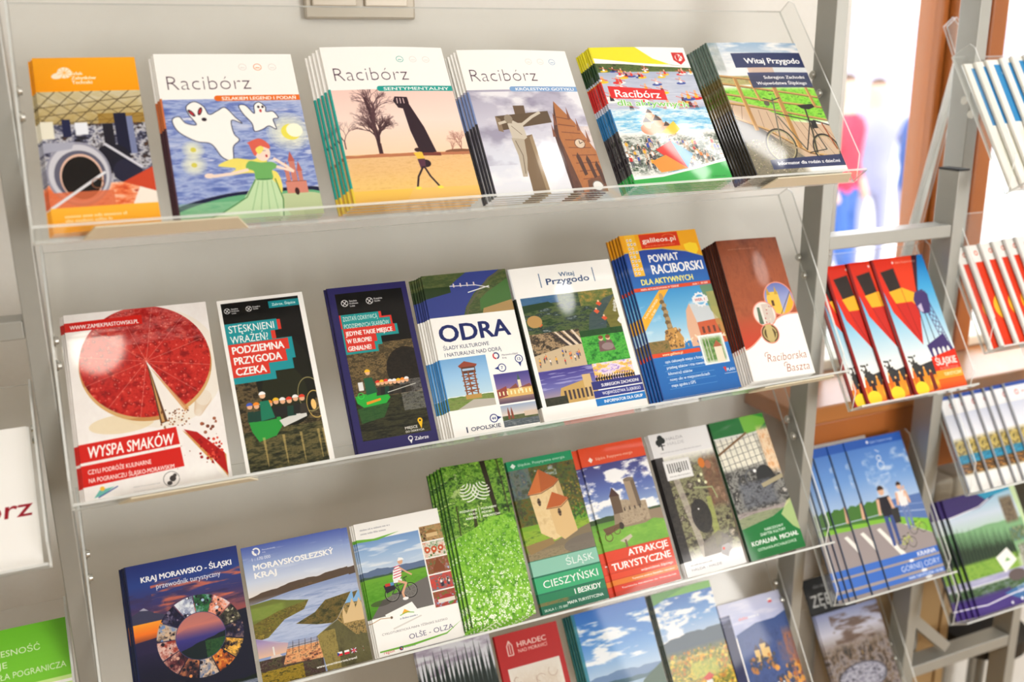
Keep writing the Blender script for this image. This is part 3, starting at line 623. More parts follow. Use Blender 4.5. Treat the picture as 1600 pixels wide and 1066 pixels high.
@art('aktyw', 143.5, 210.8)
def _(c):
    c.grad(0, 12, 100, 30, [(90, 120, 60), (150, 150, 90)]); c.tex(0, 10, 100, 19, [(30, 60, 24), (90, 110, 50), (40, 50, 30)], 20, 6)
    c.grad(0, 19, 100, 50, [(170, 180, 206), (196, 204, 222), (214, 206, 220)]); c.tex(0, 19, 100, 50, [(150, 160, 190), (226, 230, 240)], 4, 30, al=.5)
    rg = random.Random(4)
    for i in range(46):
        x, y = rg.uniform(2, 98), rg.uniform(15, 48); s = .8 + (y - 15) / 30
        c.ell(x, y + 1.5 * s, 4.4 * s, .8 * s, rg.choice(((220, 40, 40), (240, 200, 40), (240, 240, 240), (60, 80, 160))), ang=-.05); c.poly([(x - 1.4 * s, y + 1.3 * s), (x - .8 * s, y - 1 * s), (x + .8 * s, y - 1 * s), (x + 1.4 * s, y + 1.3 * s)], rg.choice(((220, 60, 50), (250, 250, 250), (40, 40, 50), (240, 180, 60)))); c.ell(x, y - 1.8 * s, .9 * s, .8 * s, (226, 176, 146)); c.line([(x - 4 * s, y - 1.5 * s), (x + 4 * s, y + .4 * s)], .5, (230, 60, 40))
    c.tex(0, 45, 100, 64, [(60, 150, 210), (130, 200, 236), (236, 246, 250), (90, 170, 220)], 6, 8)
    for x, y, s in ((38, 50, 1), (33, 57, 1.4), (44, 56, 1.5), (52, 60, 1.2)): c.ell(x, y + 3 * s, 6 * s, 3 * s, (224, 150, 110)); c.ell(x, y, 3.2 * s, 2.8 * s, (236, 176, 140)); c.poly([(x - 3.2 * s, y - .5 * s), (x, y - 3.4 * s), (x + 3.2 * s, y - .5 * s)], (60, 36, 26))
    c.poly([(44, 64), (60, 56), (64, 62), (56, 66)], (244, 206, 60))
    c.tex(0, 64, 100, 94, [(40, 60, 40), (110, 120, 110), (240, 240, 236), (60, 80, 60)], 14, 10, con=2)
    folk(c, 2, 74, 98, 90, 60, 7)
    c.poly([(32, 76), (50, 70), (58, 90), (46, 86)], (220, 50, 40)); c.poly([(50, 70), (68, 80), (58, 90)], (70, 150, 210)); c.poly([(24, 84), (40, 80), (58, 90), (30, 92)], (240, 150, 60)); c.poly([(40, 92), (58, 90), (74, 92), (60, 96)], (90, 190, 220))
    c.poly([(0, 0), (45, 0), (60, 9), (80, 14), (100, 15), (100, 16), (60, 15), (30, 13), (0, 12)], WH); c.poly([(0, 0), (47, 0), (62, 9), (80, 13.5), (60, 13), (40, 12), (0, 8)], (238, 228, 40)); c.poly([(47, 0), (100, 0), (100, 15), (80, 13.8), (62, 9)], WH)
    c.poly([(84, 4), (97, 4), (97, 10), (90.5, 13.5), (84, 10)], (206, 40, 40)); c.ell(90.5, 8, 4, None, WH); c.ell(89, 8, 1.6, 2.4, (206, 40, 40)); c.line([(90, 5.5), (94, 10)], .7, (206, 40, 40)); c.line([(94, 5.5), (89, 10)], .7, (206, 40, 40))
    c.poly([(6, 29), (62, 33), (62, 40.6), (6, 38)], (222, 32, 34)); c.text('Racibórz', 11, 37.2, 5.4, (255, 255, 255), bold=1.3, w=45, rot=.06)
    c.text('dla aktywnych', 10, 43.4, 4.2, (120, 200, 90), bold=.8, w=72, rot=.055, out=(250, 252, 244), outw=3.2)
    c.poly([(0, 94), (30, 93.5), (60, 90), (100, 84), (100, 101), (0, 101)], WH); c.poly([(0, 96), (30, 95), (60, 91.5), (100, 86), (100, 101), (0, 101)], (50, 176, 76)); c.greek(80, 97, 14, 1, (20, 120, 50))

@art('bikebook', 149.7, 210.8)
def _(c):
    c.grad(0, 0, 100, 30, [(150, 180, 210), (206, 214, 222), (220, 222, 222)]); c.clouds(0, 0, 100, 28, (236, 238, 240), 3, 5, .42, .2)
    c.tex(0, 0, 12, 24, [(120, 130, 120), (170, 180, 180)], 3, 6, al=.5)
    c.tex(0, 26, 100, 34, [(130, 140, 80), (190, 180, 120), (120, 110, 70)], 10, 4); c.rect(34, 14, 62, 36, (190, 110, 60), .35)
    c.tex(0, 34, 100, 64, [(70, 140, 30), (120, 200, 50), (150, 220, 70), (60, 120, 30)], 16, 12, con=1.8)
    c.poly([(0, 44), (30, 50), (60, 62), (101, 66), (101, 96), (60, 92), (30, 72), (0, 60)], (204, 176, 148))
    for i in range(14): c.line([(4 + i * 8, 48 + i * 1.6), (-6 + i * 11, 62 + i * 3)], .5, (130, 104, 84))
    c.poly([(0, 56), (26, 68), (60, 90), (40, 101), (0, 101)], (112, 108, 104)); c.tex(0, 74, 60, 100, [(90, 84, 66), (150, 140, 110), (70, 66, 54)], 24, 20, al=.7); c.dots(2, 74, 40, 100, 120, .3, .8, [(190, 180, 150), (110, 120, 60)])
    Wd = (176, 130, 70); Dk = (120, 84, 44)
    for pts in ([(0, 26), (40, 30), (100, 36)], [(0, 32), (40, 37), (100, 44)], [(0, 40), (40, 46), (100, 52)], [(0, 47), (30, 51), (100, 62)]):
        c.line(pts, 2.4, Dk); c.line([(x, y - .35) for x, y in pts], 1.4, (204, 160, 96))
    c.line([(0, 58), (30, 68), (66, 86), (101, 92)], 2.6, Dk); c.line([(0, 57.5), (30, 67.5), (66, 85.5), (101, 91.5)], 1.6, (206, 168, 112))
    for x, t, b, w in ((14, 28, 68, 4), (52, 34, 82, 5), (88, 30, 52, 3.4), (30, 30, 46, 2.6), (101, 50, 80, 3)): c.poly([(x, t), (x + w, t), (x + w + 3, b), (x + 3, b)], Wd); c.poly([(x, t), (x + 1.2, t), (x + 4.2, b), (x + 3, b)], (216, 170, 100))
    c.ring(38, 80, 16, 1.8, (50, 46, 36), ry=13, ang=.25); c.ring(38, 80, 14.6, 1.2, (170, 160, 120), ry=11.8, ang=.25); c.ring(86, 84, 15, 1.8, (40, 36, 34), ry=12, ang=.2); c.ring(86, 84, 13.4, 1.1, (176, 160, 120), ry=10.6, ang=.2)
    for i in range(16):
        a = i * math.pi / 8
        for cx, cy, r in ((38, 80, 14), (86, 84, 13)): c.line([(cx, cy), (cx + r * math.cos(a), cy + r * .78 * math.sin(a))], .25, (190, 186, 170))
    BK = (44, 42, 38)
    c.line([(38, 80), (46, 52), (48, 44)], 1.4, (110, 106, 92)); c.line([(46, 56), (80, 62)], 1.2, BK); c.line([(46, 58), (64, 84)], 1.5, (96, 92, 80)); c.line([(80, 52), (78, 70), (74, 86)], 2, (60, 56, 40)); c.line([(64, 84), (80, 62)], 1.2, BK); c.line([(78, 62), (86, 84)], 1.2, BK); c.line([(66, 86), (86, 84)], 1, BK)
    c.poly([(72, 50), (90, 49), (92, 51.5), (84, 53.5), (76, 52.5)], (26, 24, 26)); c.line([(38, 44), (46, 46), (56, 44)], 1.1, BK); c.ell(40, 48, 3, 2, (90, 84, 70)); c.line([(84, 62), (101, 66)], 1.6, BK); c.line([(92, 64), (98, 84)], 1.6, (150, 70, 30)); c.rect(80, 62, 86, 68, (30, 30, 30))
    N = (40, 50, 92)
    c.poly([(22, 8.6), (100, 8), (100, 20), (22, 20)], N, .95); c.text('Witaj Przygodo', 96, 16.8, 4.2, (255, 255, 255), bold=1.2, w=62, al='r')
    c.poly([(32, 24), (100, 24), (100, 36), (32, 36)], N, .88); c.text('Subregion Zachodni', 94, 29, 2.3, (250, 250, 250), bold=.7, w=46, al='r'); c.text('Województwa Śląskiego', 94, 33.6, 2.3, (250, 250, 250), bold=.7, w=56, al='r')
    c.poly([(20, 90), (100, 88), (100, 96.5), (20, 97)], N, .95); c.text('Informator dla rodzin z dziećmi', 95, 93.9, 2.3, (255, 255, 255), bold=.6, w=68, al='r')

@art('cake', 149, 208.7)
def _(c):
    c.tex(0, 0, 100, 100, [(250, 247, 243), (238, 230, 228), (250, 248, 246)], 3, 3, al=.6)
    c.ell(60, 34, 46, 33, (236, 226, 206), .5)
    for i in range(26): c.ring(88 - i * .2, 54 + i * .3, 6 - i * .12, .25, (216, 190, 160), .5)
    c.ell(30, 62, 22, 5, (226, 196, 130), .45)
    cx, cy, rx, ry = 52, 30, 46, 31
    cut = [(52, 31), (57, 63), (78, 58)]
    c.setclip(c.epts(cx, cy + 1.6, rx, ry, 0, 80)); c.rect(0, 0, 100, 100, (196, 140, 80)); c.rect(0, 40, 100, 60, (226, 190, 130), .6)
    c.setclip(c.epts(cx, cy - .2, rx - .6, ry - .3, 0, 80))
    c.tex(0, -5, 100, 66, [(110, 8, 10), (176, 20, 20), (206, 44, 34), (140, 10, 14)], 9, 9, con=2)
    rg = random.Random(3)
    for i in range(520):
        x, y = rg.uniform(5, 99), rg.uniform(-2, 62); r = rg.uniform(1.1, 1.9); c.ell(x, y, r, None, rg.choice(((186, 20, 20), (204, 40, 32), (140, 8, 10), (214, 60, 46))), .7); c.ell(x - r * .25, y - r * .25, r * .35, None, (244, 150, 130), .6)
    for a in np.linspace(0, math.pi * 2, 13)[:-1]: c.line([(52, 30), (52 + 50 * math.cos(a + .2), 30 + 34 * math.sin(a + .2))], .35, (240, 170, 150), .6)
    c.tex(30, -5, 100, 20, [(120, 20, 30), (226, 190, 186), (150, 40, 44), (110, 14, 20)], 8, 8, al=.35)
    
    c.setclip()
    c.poly([(52, 30), (56, 65), (76, 60), (70, 52)], (246, 240, 234)); c.poly([(52, 31), (56, 65), (61, 64), (54, 36)], (92, 56, 34)); c.poly([(53, 33), (57, 64), (59, 64)], (206, 160, 100)); c.poly([(54, 34), (74, 60), (77, 58.6), (58, 38)], (210, 150, 90), .8)
    c.dots(56, 58, 76, 68, 60, .3, .8, [(120, 70, 40), (180, 120, 70)]); c.dots(84, 66, 96, 74, 12, .5, 1.6, [(120, 60, 40), (160, 90, 60)]); c.dots(40, 66, 96, 92, 26, .2, .5, [(160, 110, 90)])
    c.poly([(70, 70), (98, 86), (97, 99), (92, 94)], (206, 150, 84)); c.poly([(71, 69.6), (80, 72), (97, 85), (97.5, 97), (86, 85)], (180, 20, 18)); c.dots(80, 76, 96, 90, 40, .6, 1.3, [(220, 70, 50), (150, 10, 12)]); c.poly([(88, 87), (97, 98), (96, 100), (90, 94)], (250, 246, 240))
    R = (212, 30, 22)
    c.poly([(0, 4.6), (53, 3.8), (53, 9), (0, 9.6)], R); c.text('WWW.ZAMEKPIASTOWSKI.PL', 3.4, 8.3, 2.1, (255, 252, 250), bold=.5, w=47, shear=.05)
    c.poly([(0, 70), (66, 67.6), (67, 77), (0, 79.5)], R); c.text('WYSPA SMAKÓW', 5, 77.4, 5.8, (255, 252, 250), bold=1.0, w=58, shear=.12, rot=-.02)
    c.poly([(0, 81), (67, 78.6), (68, 89), (0, 92)], R); c.text('CZYLI PODRÓŻE KULINARNE', 4, 85.6, 2.2, (255, 250, 246), bold=.4, w=42, shear=.06, rot=-.02); c.text('NA POGRANICZU ŚLĄSKO-MORAWSKIM', 4, 90, 2.2, (255, 250, 246), bold=.4, w=57, shear=.06, rot=-.02)
    c.poly([(6, 98), (10, 94.4), (20, 93.6), (12, 97)], (110, 190, 180)); c.line([(9, 98), (22, 93.8)], .8, (60, 90, 160)); c.ell(12, 93.8, 1.6, None, (244, 190, 60)); c.greek(4, 99.4, 22, .7, (150, 150, 150)); c.greek(32, 96, 18, .7, (190, 190, 190)); c.greek(32, 98.4, 20, .6, (200, 200, 200))
    c.ring(58, 94.6, 5.6, .4, (90, 90, 90)); c.ell(59, 94.4, 2.2, 1.6, (60, 56, 56)); c.ell(56.5, 96.6, 1.8, 1.1, (70, 66, 66)); c.ell(60.6, 92.9, 1.3, .9, (60, 56, 56))

def helmets(c, x0, x1, y, n, s, seed):
    rg = random.Random(seed)
    for i in range(n):
        x = x0 + (x1 - x0) * i / (n - 1); yy = y + rg.uniform(-.6, .6); c.poly([(x - 3 * s, yy + 5 * s), (x - 2 * s, yy + 1.6 * s), (x + 2 * s, yy + 1.6 * s), (x + 3 * s, yy + 5 * s)], rg.choice(((30, 30, 30), (50, 46, 40), (20, 60, 50))))
        c.ell(x, yy, 1.8 * s, None, (232, 178, 140)); k = rg.choice(((240, 190, 40), (220, 60, 40), (60, 90, 190), (240, 240, 240), (60, 150, 80), (240, 140, 40))); c.poly(c.epts(x, yy - .4 * s, 2.2 * s, None, 0, 20, math.pi, 2 * math.pi), k)
def minelogos(c, x, y, s, two=1):
    for i in range(two + 1):
        cx = x + i * 31 * s; c.ring(cx, y, 4.4 * s, .8 * s, (240, 240, 240)); c.line([(cx - 2.4 * s, y + 1.3 * s), (cx + 2.4 * s, y - 1.2 * s)], .9 * s, (240, 240, 240)); c.line([(cx + 2.4 * s, y + 1.3 * s), (cx - 2.4 * s, y - 1.2 * s)], .9 * s, (240, 240, 240))
        for j, t in enumerate((('Sztolnia', 'Królowa', 'Luiza'), ('Kopalnia', 'Guido'))[i]): c.text(t, cx + 6 * s, y - .6 * s + j * 1.5 * s, 1.0 * s, (240, 240, 240), bold=.2)
@art('boatA', 95.7, 207.6)
def _(c):
    x0, y0, x1, y1 = 4, 2, 94, 98
    c.crect(x0, y0, x1, y1); c.rect(0, 0, 100, 100, (10, 10, 10))
    c.tex(0, 40, 100, 80, [(40, 34, 22), (110, 92, 60), (30, 28, 20), (70, 60, 36)], 10, 14, con=1.8); c.ell(62, 50, 34, 26, (20, 22, 14)); c.ell(58, 58, 26, 17, (36, 40, 20), .7)
    c.ring(86, 60, 14, .8, (150, 140, 90), ry=10); c.ring(90, 66, 10, .7, (200, 170, 90), ry=8)
    c.tex(0, 76, 100, 100, [(10, 12, 8), (40, 44, 26), (110, 100, 60), (18, 20, 12)], 10, 16, con=1.5)
    c.rect(0, 0, 100, 20, (12, 12, 12))
    c.poly([(14, 76), (12, 70), (46, 67), (50, 74), (40, 80), (20, 82)], (40, 150, 60)); c.poly([(46, 72), (78, 68), (78, 72), (50, 76)], (214, 214, 210)); helmets(c, 16, 76, 62, 9, 1.7, 5)
    c.poly([(28, 60), (38, 60), (42, 70), (26, 71)], (20, 120, 90)); c.ell(32, 57, 3.4, None, (236, 190, 150)); c.poly(c.epts(32, 56.4, 4, None, 0, 20, math.pi, 2 * math.pi), (250, 250, 250)); c.ell(88, 66, 3, 3, (250, 200, 120))
    for x in (24, 46, 66, 86, 92): c.poly([(x, 80), (x + 3, 80), (x + 2, 96), (x + 1, 96)], (226, 196, 120), .5)
    minelogos(c, 10, 6.5, .8); c.poly([(58, 3.5), (94, 3.5), (94, 7.6), (58, 7.6)], (20, 140, 150)); c.text('Zabrze, Śląskie', 62, 6.3, 1.4, (240, 250, 250), bold=.3)
    T, R = (24, 150, 160), (222, 58, 44)
    for x, y, xe, ye, k in ((2, 14.5, 66, 20.5, R), (2, 20, 58, 26.6, R), (2, 25.6, 76, 38, T), (2, 32, 72, 44, T), (2, 42, 50, 48.6, T)): c.rect(x, y, xe + 2, ye, k)
    for x, y, xe, ye, k in ((4, 14, 64, 20.6, T), (4, 20, 55, 26.4, T), (4, 26, 73, 32.4, R), (4, 32, 68, 39, R), (4, 38.4, 46, 45, R)): c.rect(x, y, xe, ye, k)
    for i, (s, w, b) in enumerate((('STĘSKNIENI', 52, 0.2), ('WRAŻEŃ?', 43, .2), ('PODZIEMNA', 59, 1.8), ('PRZYGODA', 54, 1.8), ('CZEKA', 34, 1.8))): c.text(s, 8, 19.4 + i * 6.1, 4.1, (250, 250, 250), bold=b, w=w)
    c.setclip()
@art('boatB', 99.3, 209)
def _(c):
    c.rect(0, 0, 100, 100, (42, 38, 96)); c.crect(9, 4, 93, 92); c.rect(0, 0, 100, 100, (10, 9, 9))
    c.tex(0, 36, 100, 72, [(40, 34, 22), (130, 108, 70), (60, 52, 34), (96, 80, 52)], 18, 22, con=2); c.ell(80, 54, 26, 14, (14, 12, 12), .8); c.rect(0, 0, 100, 30, (10, 9, 10))
    c.tex(0, 68, 100, 92, [(12, 12, 10), (30, 32, 22), (60, 60, 36), (14, 14, 12)], 8, 24, con=1.8); c.tex(66, 60, 100, 78, [(14, 12, 12), (180, 180, 180), (20, 20, 20)], 6, 16, al=.5)
    c.poly([(10, 66), (46, 64), (52, 69), (46, 72), (18, 73), (11, 70)], (40, 170, 60)); c.poly([(22, 70), (40, 68.6), (40, 70), (22, 71.6)], (230, 150, 40)); helmets(c, 40, 76, 60.5, 8, 1.4, 8); c.line([(50, 66), (86, 63)], .8, (220, 220, 210))
    c.poly([(24, 56), (34, 56), (38, 65), (24, 66)], (30, 90, 60)); c.ell(30, 53, 3, None, (232, 180, 140)); c.poly(c.epts(30, 52.6, 3.6, None, 0, 20, math.pi, 2 * math.pi), (244, 190, 40)); c.ring(17, 66, 4, 1, (60, 200, 80)); c.rect(16, 58, 22, 63, (230, 230, 230))
    c.poly([(10, 73), (50, 72), (40, 80), (12, 82)], (40, 120, 50), .5)
    minelogos(c, 19, 10, 1)
    T, R = (30, 150, 150), (218, 52, 42)
    for x, y, xe, ye, k in ((9, 17, 60, 23, R), (9, 20, 72, 26, R), (9, 25.5, 77, 32, T), (9, 31, 54, 37, T), (9, 35, 48, 41, T)): c.rect(x, y, xe + 1.4, ye, k)
    for x, y, xe, ye, k in ((11, 17, 58, 21.4, T), (11, 21, 71, 25.6, T), (11, 25.4, 75, 30.2, R), (11, 30.2, 50, 34.8, R), (11, 34.6, 46, 39.6, R)): c.rect(x, y, xe, ye, k)
    for i, (s, w, b) in enumerate((('ZOSTAŃ ODKRYWCĄ', 43, 0), ('PODZIEMNYCH SKARBÓW', 56, 0), ('JEDYNE TAKIE MIEJSCE', 58, .9), ('W EUROPIE!', 30, .9), ('GENIALNE!', 28, .9))): c.text(s, 13, 20.9 + i * 4.5, 2.6, (250, 248, 246), bold=b, w=w)
    c.ell(82, 85, 3.2, None, (244, 190, 30)); c.poly([(79.3, 86), (84.7, 86), (82, 90)], (244, 190, 30)); c.ell(82, 85, 1.2, None, (20, 20, 20)); c.text('MIEJSCE', 62, 89, 1.5, (240, 236, 230), bold=.4); c.text('DO ODKRYCIA', 62, 91, 1.1, (240, 236, 230), bold=.2)
    c.setclip(); c.ring(66, 94.4, 3, 1, (250, 250, 250)); c.poly([(64, 95.4), (68, 95.4), (66, 97.6)], (250, 250, 250)); c.text('Zabrze', 71, 96, 2.0, (250, 250, 250), bold=.7)

@art('odra', 113.4, 210)
def _(c):
    c.crect(0, 0, 100, 27); c.tex(0, 0, 100, 27, [(50, 76, 36), (96, 104, 60), (60, 80, 44), (120, 110, 76)], 6, 10)
    c.poly([(0, 14), (20, 12), (40, 4), (52, 0), (92, 0), (70, 8), (56, 14), (44, 22), (40, 27), (0, 27)], (52, 66, 140)); c.poly([(0, 8), (30, 8), (30, 12), (0, 15)], (40, 60, 30)); c.line([(44, 27), (46, 22), (60, 14), (78, 5), (96, 0)], 2.5, (90, 90, 70)); c.line([(30, 8), (60, 8.6), (76, 11)], 1.0, (226, 226, 230)); c.line([(50, 13), (76, 10)], 1.2, (226, 226, 226))
    for x in (34, 42, 50, 58): c.rect(x, 6.6, x + 1.6, 9, (226, 210, 206))
    c.poly([(72, 14), (100, 6), (100, 22), (60, 25), (62, 18)], (70, 112, 56)); c.poly([(64, 24), (100, 20), (100, 27), (62, 27)], (170, 140, 90)); c.setclip()
    c.text('ODRA', 7, 42.4, 10.2, (22, 36, 100), bold=3.6, w=82)
    c.text('ŚLADY KULTUROWE', 8, 47.4, 2.3, (50, 60, 90), w=53); c.text('I NATURALNE NAD ODRĄ', 8, 51.6, 2.3, (50, 60, 90), w=66)
    c.ring(66, 54.6, 4, 1.4, (40, 50, 110), a0=-2.2, a1=1.4); c.ring(66, 54.6, 4, 1.6, (200, 40, 60), a0=1.6, a1=4.0); c.text('Morawskośląski', 73, 55.2, 1.1, (90, 90, 110)); c.text('Kraj', 73, 57, 1.1, (90, 90, 110))
    for x, y, a, s in ((70, 62.4, math.pi, '7'), (92, 58.2, math.pi / 2, '13'), (48, 92, 0, '44')):
        c.poly([(x + 9 * math.cos(a), y + 5 * math.sin(a)), (x - 3.6 * math.sin(a), y + 2 * math.cos(a)), (x + 3.6 * math.sin(a), y - 2 * math.cos(a))], (30, 48, 120)); c.ell(x, y, 4.8, None, (30, 48, 120)); c.ell(x, y, 3.8, None, WH); c.text(s, x, y + .9, 1.8, (30, 48, 120), bold=.3, al='c')
    c.crect(0, 53, 54, 84); c.grad(0, 53, 54, 76, [(116, 170, 220), (156, 200, 236), (190, 220, 236)]); c.ridge(0, 54, 76.6, .5, 84, (90, 130, 60), 6); c.tex(0, 77, 54, 84, [(90, 120, 50), (130, 150, 80), (100, 110, 60)], 8, 6); c.poly([(10, 84), (30, 79), (54, 80), (54, 84)], (186, 180, 170))
    Bn = (136, 74, 44)
    c.poly([(20, 58), (28, 55.4), (42, 58), (40, 59.4), (22, 59.4)], (150, 70, 50)); c.rect(23, 59, 39, 63, (96, 56, 40)); c.rect(24, 60, 38, 61.4, (170, 200, 226))
    for x in (24, 30, 37): c.line([(x, 62), (x, 78)], 1.6, Bn)
    for i in range(5): c.line([(24, 64 + i * 3), (37, 66 + i * 3)], 1, Bn); c.line([(37, 64 + i * 3), (24, 66 + i * 3)], 1, Bn); c.rect(22, 64 + i * 3, 39, 64.6 + i * 3, Bn)
    c.rect(22, 76, 40, 78.6, (190, 150, 80)); c.setclip()
    c.crect(58, 66, 100, 84.5); c.grad(58, 66, 100, 78, [(70, 64, 140), (110, 96, 160), (170, 130, 150)]); c.rect(58, 75.5, 100, 81, (226, 186, 110)); c.poly([(58, 76), (70, 74), (70, 80), (58, 81)], (150, 70, 60)); c.rect(84.5, 71, 88, 78, (240, 226, 190)); c.poly([(84.5, 71), (86.2, 67), (88, 71)], (70, 100, 90))
    for i in range(9): c.rect(60 + i * 4.5, 77, 61.6 + i * 4.5, 79.4, (250, 240, 190))
    c.poly([(72, 76), (82, 73), (84, 76), (98, 74), (100, 76)], (140, 80, 70)); c.grad(58, 81, 100, 85, [(150, 120, 120), (80, 66, 90)]); c.setclip()
    c.crect(58, 85.5, 100, 98.5); c.grad(58, 85, 100, 98, [(150, 170, 200), (220, 206, 196), (130, 130, 120)]); c.tex(58, 92, 100, 94.6, [(60, 80, 44), (110, 110, 76)], 8, 2)
    for x in (66, 70): c.poly([(x - 1.4, 94), (x - 1.2, 90), (x, 86.6), (x + 1.2, 90), (x + 1.4, 94)], (136, 72, 56))
    c.rect(84, 90.4, 100, 93.4, (210, 190, 170)); c.tex(58, 94.6, 100, 99, [(120, 130, 140), (80, 90, 96), (170, 176, 180)], 6, 8); c.setclip()
    c.text('OPOLSKIE', 20, 97.6, 2.2, (40, 50, 80), w=34, bold=.2); c.line([(15.5, 95), (15.5, 98)], 1.4, (40, 50, 80)); c.rect(0, 53, 1, 84, (50, 130, 200))

@art('witaj', 150, 207.5)
def _(c):
    B = (34, 80, 130)
    c.text('Witaj', 54, 8.4, 2.8, B, bold=.3, al='c', w=15); c.text('Przygodo', 54, 13, 4.0, (22, 58, 110), bold=1.0, w=42, al='c'); c.rect(27, 5, 27.8, 14.5, B); c.rect(80, 4.5, 80.8, 14, B)
    x0, x1 = 5, 95
    c.crect(x0, 20, x1, 50); c.tex(0, 20, 100, 50, [(14, 30, 22), (40, 70, 34), (90, 106, 60), (24, 46, 44), (170, 180, 180)], 7, 12, con=1.7)
    c.rect(5, 20, 40, 25, (60, 110, 170), .8); c.poly([(5, 25), (30, 24), (36, 27), (5, 30)], (30, 60, 30)); c.tex(60, 20, 96, 30, [(200, 150, 70), (110, 120, 60), (60, 90, 40)], 8, 5)
    c.poly([(60, 50), (66, 36), (84, 26), (96, 24), (96, 30), (84, 34), (78, 50)], (60, 80, 90), .8); c.poly([(96, 24), (96, 46), (84, 48), (80, 36)], (130, 120, 50), .8)
    for x, y in ((78, 29), (74, 34), (80, 39), (17, 38)): c.poly([(x - 3, y), (x, y - 1.6), (x + 3, y + .6), (x, y + 2)], (220, 90, 50)); c.ell(x, y - 1.4, 1, None, (240, 200, 160))
    c.ell(13, 36, 7, 4, (190, 150, 90)); c.setclip()
    c.crect(x0, 44, 52, 68); c.tex(0, 44, 52, 68, [(60, 50, 40), (190, 160, 120), (40, 36, 30), (150, 120, 84)], 9, 9, con=1.8); c.poly([(5, 58), (52, 52), (52, 68), (5, 68)], (206, 184, 150)); folk(c, 7, 60, 50, 66, 20, 4)
    for i in range(6): c.poly([(24 + i * 4, 44), (26 + i * 4, 44), (40 + i * 3, 54), (37 + i * 3, 54)], (226, 210, 190) if i % 2 else (60, 50, 50))
    c.setclip()
    c.crect(52, 46, x1, 68); c.tex(50, 44, 96, 68, [(20, 80, 30), (50, 150, 50), (90, 190, 70), (30, 100, 40)], 10, 10, con=1.6); c.rect(52, 44, 96, 50, (20, 50, 26), .8)
    for x in (71, 78): c.poly([(x - 4, 61), (x - 3, 54), (x + 3, 54), (x + 5, 61)], (120, 90, 90)); c.ell(x, 52.4, 2.2, None, (230, 190, 160)); c.ell(x, 51.6, 2.4, 1.2, (130, 80, 50))
    c.ell(76, 58, 6, 2.4, (150, 130, 130)); c.setclip()
    c.crect(x0, 68, 56, 90); c.grad(0, 68, 56, 90, [(66, 56, 140), (110, 110, 180), (210, 180, 150)]); c.clouds(5, 68, 56, 80, (190, 190, 230), 2, 10, .55, .1, .6)
    c.poly([(20, 84), (22, 80), (44, 77), (56, 80), (56, 91), (20, 91)], (200, 164, 96)); c.rect(44, 73.6, 52, 90, (216, 186, 130))
    for i in range(7): c.rect(24 + i * 4, 82, 26 + i * 4, 88, (70, 56, 60))
    c.tex(5, 85, 26, 90, [(30, 40, 30), (70, 66, 50)], 6, 3); c.setclip()
    c.crect(56, 68, x1, 82); c.tex(50, 66, 96, 80, [(150, 120, 200), (250, 230, 250), (240, 190, 60), (190, 150, 220)], 5, 5, con=2)
    for i in range(16): c.ell(57 + i * 2.5, 78, 1.1, 1, (26, 20, 34)); c.poly([(55.6 + i * 2.5, 81), (57 + i * 2.5, 78), (58.6 + i * 2.5, 81)], (26, 20, 34)); c.line([(57 + i * 2.5, 78.6), (58.4 + i * 2.5, 75.6)], .6, (26, 20, 34))
    c.setclip()
    for y0, y1, k, s, w, b in ((79.4, 84.6, (44, 50, 124), 'SUBREGION ZACHODNI', 37, .5), (85.4, 89.8, (40, 54, 140), 'WOJEWÓDZTWA ŚLĄSKIEGO', 38, .4), (90.4, 95, (20, 120, 200), 'INFORMATOR DLA GRUP', 38, .6)):
        c.rect(51, y0, 100, y1, k); c.text(s, 97 if y0 < 90 else 97, y1 - 1.4, 1.9, (250, 250, 250), bold=b, w=w, al='r')
    c.text('śląskie.', 93, 36, 2.0, (250, 250, 250), bold=.5, rot=-1.35); c.poly([(92, 42), (94.5, 39.6), (97, 42), (94.5, 44.4)], (240, 240, 240))

